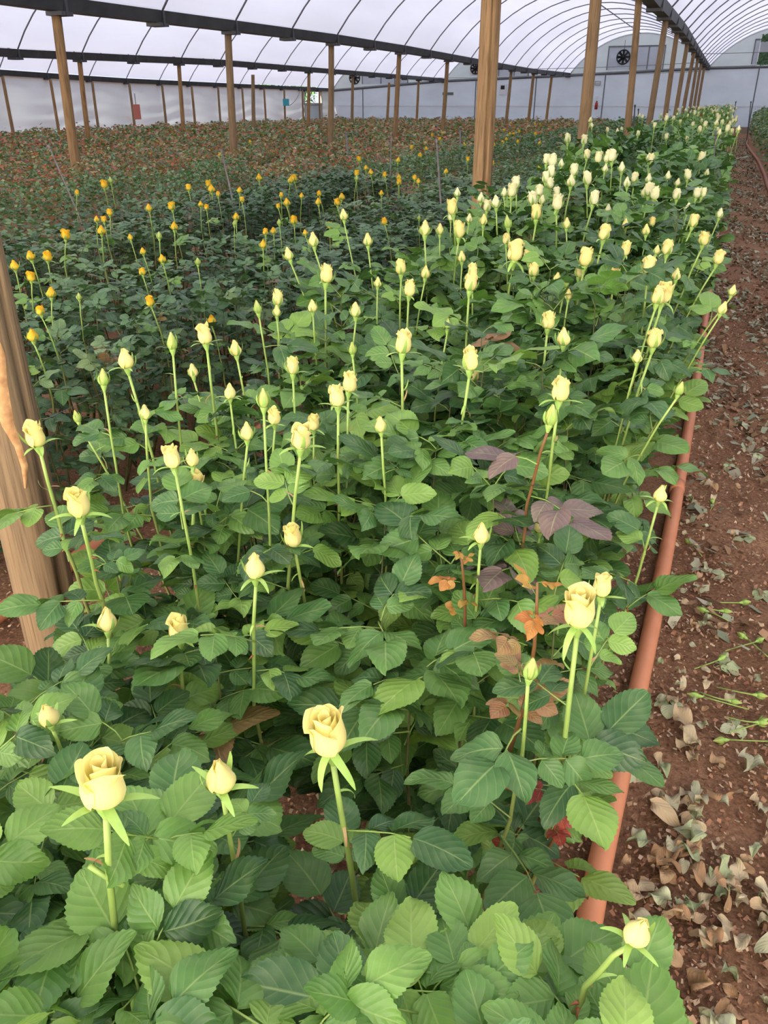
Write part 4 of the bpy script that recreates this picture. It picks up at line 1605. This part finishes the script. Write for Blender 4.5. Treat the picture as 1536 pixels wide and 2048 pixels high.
shoot((922, 1105), 1.42, (914, 1375), 1.62, 'slender red stemmed shoot with small orange leaves', ['leaf_orange', 'leaf_orange', 'leaf_red'], 7, .36, 41)
shoot((1075, 1165), 1.10, (1020, 1500), 1.30, 'young shoot with orange tips and bronze red leaves by the open pale rose', ['leaf_orange', 'leaf_bronze', 'leaf_bronze', 'leaf_bronze'], 9, .52, 42)
shoot((1120, 1640), 1.22, (1035, 1760), 1.34, 'short shoot of glossy dark red leaves low near the pipe', ['leaf_red'], 5, .5, 43)
shoot((1115, 1545), 1.18, (1080, 1640), 1.28, 'tiny rust coloured shoot above the dark red leaves', ['leaf_orange', 'leaf_red'], 4, .42, 44)

# ------------------------------------------------------------------ yellow roses
YEL = [(208, 368, 20), (298, 415, 15), (344, 412, 17), (348, 452, 17), (219, 424, 14), (193, 438, 12), (208, 439, 13), (202, 460, 18), (130, 469, 20), (261, 474, 12), (377, 375, 13),
       (62, 511, 20), (94, 512, 20), (29, 530, 20), (61, 553, 20), (325, 517, 17), (285, 543, 15), (286, 502, 12), (153, 385, 10), (101, 585, 22), (81, 621, 18), (65, 670, 26), (301, 602, 20),
       (423, 639, 20), (417, 367, 13), (423, 377, 16), (436, 388, 11), (479, 380, 13), (484, 399, 11), (401, 408, 12), (413, 414, 11), (472, 433, 15), (440, 311, 12), (518, 354, 14),
       (589, 356, 14), (580, 360, 13), (562, 390, 10), (574, 404, 16), (557, 412, 10), (603, 391, 11), (639, 387, 11), (637, 403, 14), (588, 440, 17), (547, 461, 14), (531, 463, 13),
       (526, 488, 17), (660, 450, 13), (611, 465, 12), (675, 404, 15), (683, 393, 14), (718, 318, 11), (732, 335, 10), (713, 346, 12), (742, 344, 12), (770, 349, 10), (796, 320, 11),
       (824, 295, 12), (798, 354, 11), (798, 364, 12), (837, 362, 11), (829, 355, 10), (763, 386, 11), (770, 442, 14), (500, 283, 8), (840, 311, 9), (852, 297, 10), (864, 270, 10),
       (885, 266, 10), (880, 278, 9), (929, 289, 8), (936, 318, 9), (892, 342, 10), (984, 327, 10), (1079, 333, 9), (1005, 285, 9), (1013, 278, 8), (988, 289, 7), (1036, 283, 8),
       (1027, 268, 7), (1019, 267, 7), (1038, 263, 7), (1060, 264, 7), (1071, 268, 7), (1079, 286, 7), (1009, 260, 7), (1055, 243, 7), (1070, 248, 6), (1080, 248, 6), (1022, 246, 6),
       (984, 243, 8), (984, 252, 8)]
for i, (x, y, h) in enumerate(YEL):
    r = ray(x, y)
    t_ = (.93 - CAMH) / r.z if r.z < 0 else 40
    t_ = max(t_, -2.40 / r.x)
    t_ = min(t_, 55)
    H = min(.095, max(.045, h * t_ / FPX * 1.05))
    C0 = CAM + r * t_ - Vector((0, 0, H * .45))
    if y > 480:
        lb, gp = 'deep yellow rose standing over the dark bed behind the thick post', 'yellow roses of the nearer beds'
    elif y > 340:
        lb, gp = 'orange yellow rose in the middle of the yellow beds', 'yellow roses of the middle beds'
    else:
        lb, gp = 'tiny yellow rose far back among reddish foliage', 'yellow roses far back'
    lb = spot('tiny yellow rose' if y < 340 else 'orange yellow rose', x, y)
    make_rose(C0, H, ['vase', 'bud', 'vase', 'bud'][i % 4], 'yellow', lb, gp, 1 if y > 340 else 0, 5000 + i, (C0.x + random.Random(i).uniform(-.04, .04), C0.y + .03, max(.2, C0.z - .5)), nleaf=2 if y > 400 else 0)
GRNB = [(159, 600, 16), (319, 478, 16), (396, 530, 16), (469, 452, 12), (559, 450, 13), (222, 367, 14), (713, 361, 12), (838, 440, 10)]
for i, (x, y, h) in enumerate(GRNB):
    r = ray(x, y)
    t_ = max((.93 - CAMH) / r.z, -2.4 / r.x)
    H = h * t_ / FPX
    C0 = CAM + r * t_
    make_rose(C0, H, 'green', 'yellow', spot('closed green bud in the yellow bed', x, y), 'closed green buds of the yellow beds', 1, 5300 + i, (C0.x, C0.y + .02, max(.2, C0.z - .5)), nleaf=0)

# ------------------------------------------------------------------ stakes and row wires
STK = [((97, 290), (138, 385), 8.8, 'stake', 'leaning pale metal stake beside the pale post'), ((443, 300), (472, 430), 9.0, 'stake', 'thin metal stake leaning beside yellow roses'),
       ((873, 278), (884, 440), 8.2, 'stake', 'straight thin stake between yellow roses and the cracked post'), ((783, 265), (780, 360), 13, 'stake', 'thin grey stake in the middle of the yellow beds'),
       ((692, 265), (697, 330), 17, 'stake', 'short stake far back in the reddish beds'), ((1433, 262), (1424, 345), 7.8, 'stake', 'grey metal stake rising at the path edge of the cream row'),
       ((1502, 203), (1498, 240), 40, 'stake_dark', 'dark stake before the far wall at the path end'), ((1472, 203), (1466, 236), 40, 'stake_dark', 'dark stake at the far end of the cream row'),
       ((1270, 210), (1268, 240), 26, 'stake_dark', 'dark stake tip beside the reddish post'), ((920, 255), (921, 305), 20, 'stake', 'thin stake behind the cracked post'),
       ((1277, 218), (1276, 245), 30, 'stake_dark', 'second dark stake tip near the reddish post')]
for (a, b, d, mt, lb) in STK:
    T, B = at_d(*a, d), at_d(*b, d)
    dirn = (B - T)
    dirn = dirn / -dirn.z
    F_ = B + dirn * B.z if B.z > 0 else B
    F_ = Vector((F_.x, F_.y, 0))
    t = thing('metal_stake', lb, 'stake', F_)
    r_ = .010 if d < 15 else .022
    g, f, u = tube_geo([(0, 0, -.05), tuple((T - F_) * .5), tuple(T - F_)], r_, 6)
    link('rod', mesh('rod', g, f, u, True, [M[mt]]), t)
    g, f, u = tube_geo([tuple((T - F_) * .97), tuple((T - F_) * 1.0)], r_ * 1.4, 6)
    link('tip', mesh('tip', g, f, u, True, [M[mt]]), t)
for x, z, lb in ((-1.42, .85, 'thin trellis wire along the inner edge of the cream bed'), (-2.36, .62, 'thin trellis wire along the edge of the yellow bed')):
    wire('trellis_wire', [(x, 2.2, z), (x, 6, z - .01), (x, 14, z), (x, 40, z)], .0012, lb, 'trellis wires')

# ------------------------------------------------------------------ litter on the soil
def fallen_mesh(seed, mat_):
    rr = random.Random(seed)
    L = rr.uniform(.035, .06)
    V, F, U = leaflet_geo(L, L * rr.uniform(.6, .8), 8, 5, 0, rr.choice([-1.2, -.6, .8, 1.6, 2.2]), rr.uniform(-1.2, 1.6), rr.uniform(.2, .6), seed)
    V = np.array(V)
    V[:, 2] += .25 * L * np.sin(V[:, 0] / L * 5 + seed) * .25
    V[:, 2] -= V[:, 2].min()
    V[:, 0] -= L / 2
    return mesh('fallen_leaf', V, F, U, True, [M[mat_]])


FALL = [fallen_mesh(60 + i, 'dry_leaf') for i in range(9)]
WILT = [fallen_mesh(90 + i, 'wilted_leaf') for i in range(5)]
rr = random.Random(5)
cnt = 0
LIT = []
for _ in range(125):                                         # the drift beside the pipe
    x, y = rr.gauss(.26, .12), rr.gauss(1.52, .22)
    LIT.append((x, y))
for _ in range(60):
    LIT.append((rr.uniform(.07, .24), rr.uniform(1.5, 4.0)))
for _ in range(70):
    LIT.append((rr.uniform(.1, .95), rr.uniform(1.1, 5.5)))
for _ in range(25):
    LIT.append((rr.uniform(-.75, -.45), rr.uniform(1.2, 2.0)))
for x, y in LIT:
    if x < .05 and x > -.3:
        x = .06 + abs(x) * .5
    wl_ = rr.random() < .14
    o = link('fallen_leaf', rr.choice(WILT if wl_ else FALL), None,
             Matrix.Translation((x, y, .006 + rr.random() * .012)) @ Matrix.Rotation(rr.uniform(0, 6.28), 4, 'Z') @ Matrix.Rotation(rr.gauss(0, .35), 4, 'X') @ Matrix.Rotation(rr.gauss(0, .3), 4, 'Y') @ Matrix.Scale(rr.uniform(.8, 1.4) if y < 2.2 else rr.uniform(.6, 1.0), 4))
    if wl_:
        tag(o, 'wilted grey green leaf lying on the red soil', 'leaf', 'wilted leaves on the footpath')
    elif x < -.3:
        tag(o, 'dry brown leaf on the soil in the dark gap inside the cream bed', 'leaf', 'dead leaves inside the bed')
    else:
        tag(o, 'dry curled tan leaf lying on the red soil by the pipe', 'leaf', 'dry leaves on the footpath')
# green clipped sprigs
for i, (px, py) in enumerate([(1335, 1385), (1300, 1545), (1430, 1333), (1500, 1450), (1400, 860), (1475, 850), (1510, 905), (1440, 925), (1460, 1160), (1510, 1070), (1530, 1490), (1505, 1175)]):
    p = at_z(px, py, .012)
    t = thing('leaf_sprig', 'clipped sprig of grey green leaves flat on the footpath', 'sprig', p, 'clipped sprigs on the footpath')
    r2 = random.Random(i)
    ra, ls = leaf_parts(r2.randrange(LEAF_VAR), 'wilted_leaf')
    Mx = Matrix.Rotation(r2.uniform(0, 6.28), 4, 'Z') @ Matrix.Scale(.62, 4)
    link('stalk', ra, t, Mx)
    for lm, me in ls:
        link('leaflet', me, t, Mx @ lm)
# fallen green buds
for i, (px, py, ang) in enumerate([(1445, 1222, .2), (1490, 1275, 2.4), (1515, 1282, .9), (1412, 1222, 2.9), (1440, 1318, 1.0), (1398, 1392, 3.2), (1460, 1402, .1), (1512, 1390, .2), (1450, 1480, 3.6), (1515, 1445, .3), (1380, 1085, 2.2), (1484, 1205, .5), (1425, 1005, 1.7), (1520, 1445, .9)]):
    p = at_z(px, py, .014)
    t = thing('fallen_bud', 'clipped green rose bud on a short stem lying on the path', 'rose bud', p, 'clipped buds on the footpath')
    pm, cm = bloom_joined('green', 'cream', i % 4, 8)
    Q = Matrix.Rotation(ang, 4, 'Z') @ Matrix.Rotation(PI / 2, 4, 'Y') @ Matrix.Scale(.72, 4)
    link('bloom', pm, t, Q)
    link('calyx', cm, t, Q)
    d = Vector((math.cos(ang), math.sin(ang), 0))
    nn = Vector((-d.y, d.x, 0))
    g, f, u = tube_geo([tuple(-d * .012), tuple(-d * .05 + nn * .006), tuple(-d * (.09 + .03 * (i % 3)) + nn * .02)], [.0026, .0022, .002], 5)
    link('stem', mesh('stem', g, f, [(0, .9)] * len(g), True, [M['stem']]), t)


def chips(name, label, n, fn, sizes, pal):
    C_ = fn(n)
    n = len(C_)
    SZ = npr.uniform(sizes[0], sizes[1], n)
    az = npr.uniform(0, 2 * PI, n)
    ti = npr.normal(0, .45, (n, 2))
    ex = np.stack([np.cos(az), np.sin(az), ti[:, 0]], 1)
    ey = np.stack([-np.sin(az), np.cos(az), ti[:, 1]], 1)
    asp = npr.uniform(.25, .9, n)
    V = np.empty((n, 4, 3))
    for j, (a, b) in enumerate(((-.5, -.3), (.5, -.5), (.45, .5), (-.4, .4))):
        V[:, j] = C_ + SZ[:, None] * (ex * a + ey * (b * asp)[:, None])
    V[:, :, 2] += .004
    F = np.arange(n * 4).reshape(n, 4)
    pal = np.array(pal)
    tint = pal[npr.integers(0, len(pal), n)] * npr.uniform(.7, 1.25, (n, 1))
    return tag(link(name, mesh(name, V.reshape(-1, 3), F, None, False, [M['chip']], None, np.repeat(tint, 4, axis=0))), label, 'litter', kind='stuff')


def near_chips(n):
    y = .9 + 9 * npr.random(n) ** 1.8
    x = npr.uniform(.05, 1.05, n)
    a = np.stack([x, y, npr.uniform(0, .008, n)], 1)
    b = np.stack([npr.uniform(-.85, .0, n // 3), npr.uniform(.8, 3.2, n // 3), npr.uniform(0, .02, n // 3)], 1)
    c = np.stack([npr.uniform(-2.6, -1.2, n // 3), npr.uniform(.8, 5, n // 3), npr.uniform(0, .02, n // 3)], 1)
    return np.concatenate([a, b, c])


def far_chips(n):
    y = 2.6 + 50 * npr.random(n) ** 1.5
    x = npr.uniform(.1, 1.0, n)
    a = np.stack([x, y, npr.uniform(0, .02, n)], 1)
    return a[npr.random(n) < np.clip((y - 2.4) / 4.5, .04, 1) * (.55 + .45 * np.sin(x * 7 + y * 2.1))]


chips('soil_litter', 'fine brown bark and leaf crumbs strewn over the red soil', 26000, near_chips, (.004, .018),
      [(.34, .17, .10), (.44, .27, .17), (.20, .085, .05), (.52, .38, .26), (.27, .13, .075)])
chips('leaf_clippings', 'dull green and brown leaf clippings trodden into the far footpath', 26000, far_chips, (.022, .06),
      [(.24, .27, .18), (.33, .33, .23), (.28, .17, .10), (.20, .11, .06), (.38, .35, .26), (.18, .10, .06)])

# ------------------------------------------------------------------ trees outside
def outside_tree(loc, r, seed, label):
    rr = random.Random(seed)
    t = thing('outside_tree', label, 'tree', loc)
    g, f, u = tube_geo([(0, 0, 0), (.1, 0, 1.6), (0, .1, 3.4)], [.18, .14, .07], 8)
    link('trunk', mesh('trunk', g, f, u, True, [M['wood']]), t)
    n = 2500
    d = npr.normal(0, 1, (n, 3))
    d /= np.linalg.norm(d, axis=1)[:, None]
    C_ = d * (r * npr.uniform(.5, 1.0, n))[:, None] + np.array([0, 0, 3.0])
    C_[:, 2] = np.maximum(C_[:, 2], .5)
    az, el = npr.uniform(0, 6.28, n), npr.normal(0, .5, n)
    ex = np.stack([np.cos(az) * np.cos(el), np.sin(az) * np.cos(el), np.sin(el)], 1)
    ey = np.stack([-np.sin(az), np.cos(az), npr.normal(0, .3, n)], 1)
    V = np.empty((n, 4, 3))
    for j, (a, b) in enumerate(((-.5, 0), (0, -.3), (.5, 0), (0, .3))):
        V[:, j] = C_ + .28 * (ex * a + ey * b)
    tint = np.array([(.05, .15, .03)]) * npr.uniform(.5, 1.6, (n, 1))
    o = link('foliage', mesh('foliage', V.reshape(-1, 3), np.arange(n * 4).reshape(n, 4), None, False, [M['leaf_stuff']], None, np.repeat(tint, 4, axis=0)), t)
    o['kind'] = 'stuff'


outside_tree((GX[3] - 3.2, 60, 0), 2.4, 1, 'green tree seen through the door window of the side wall')
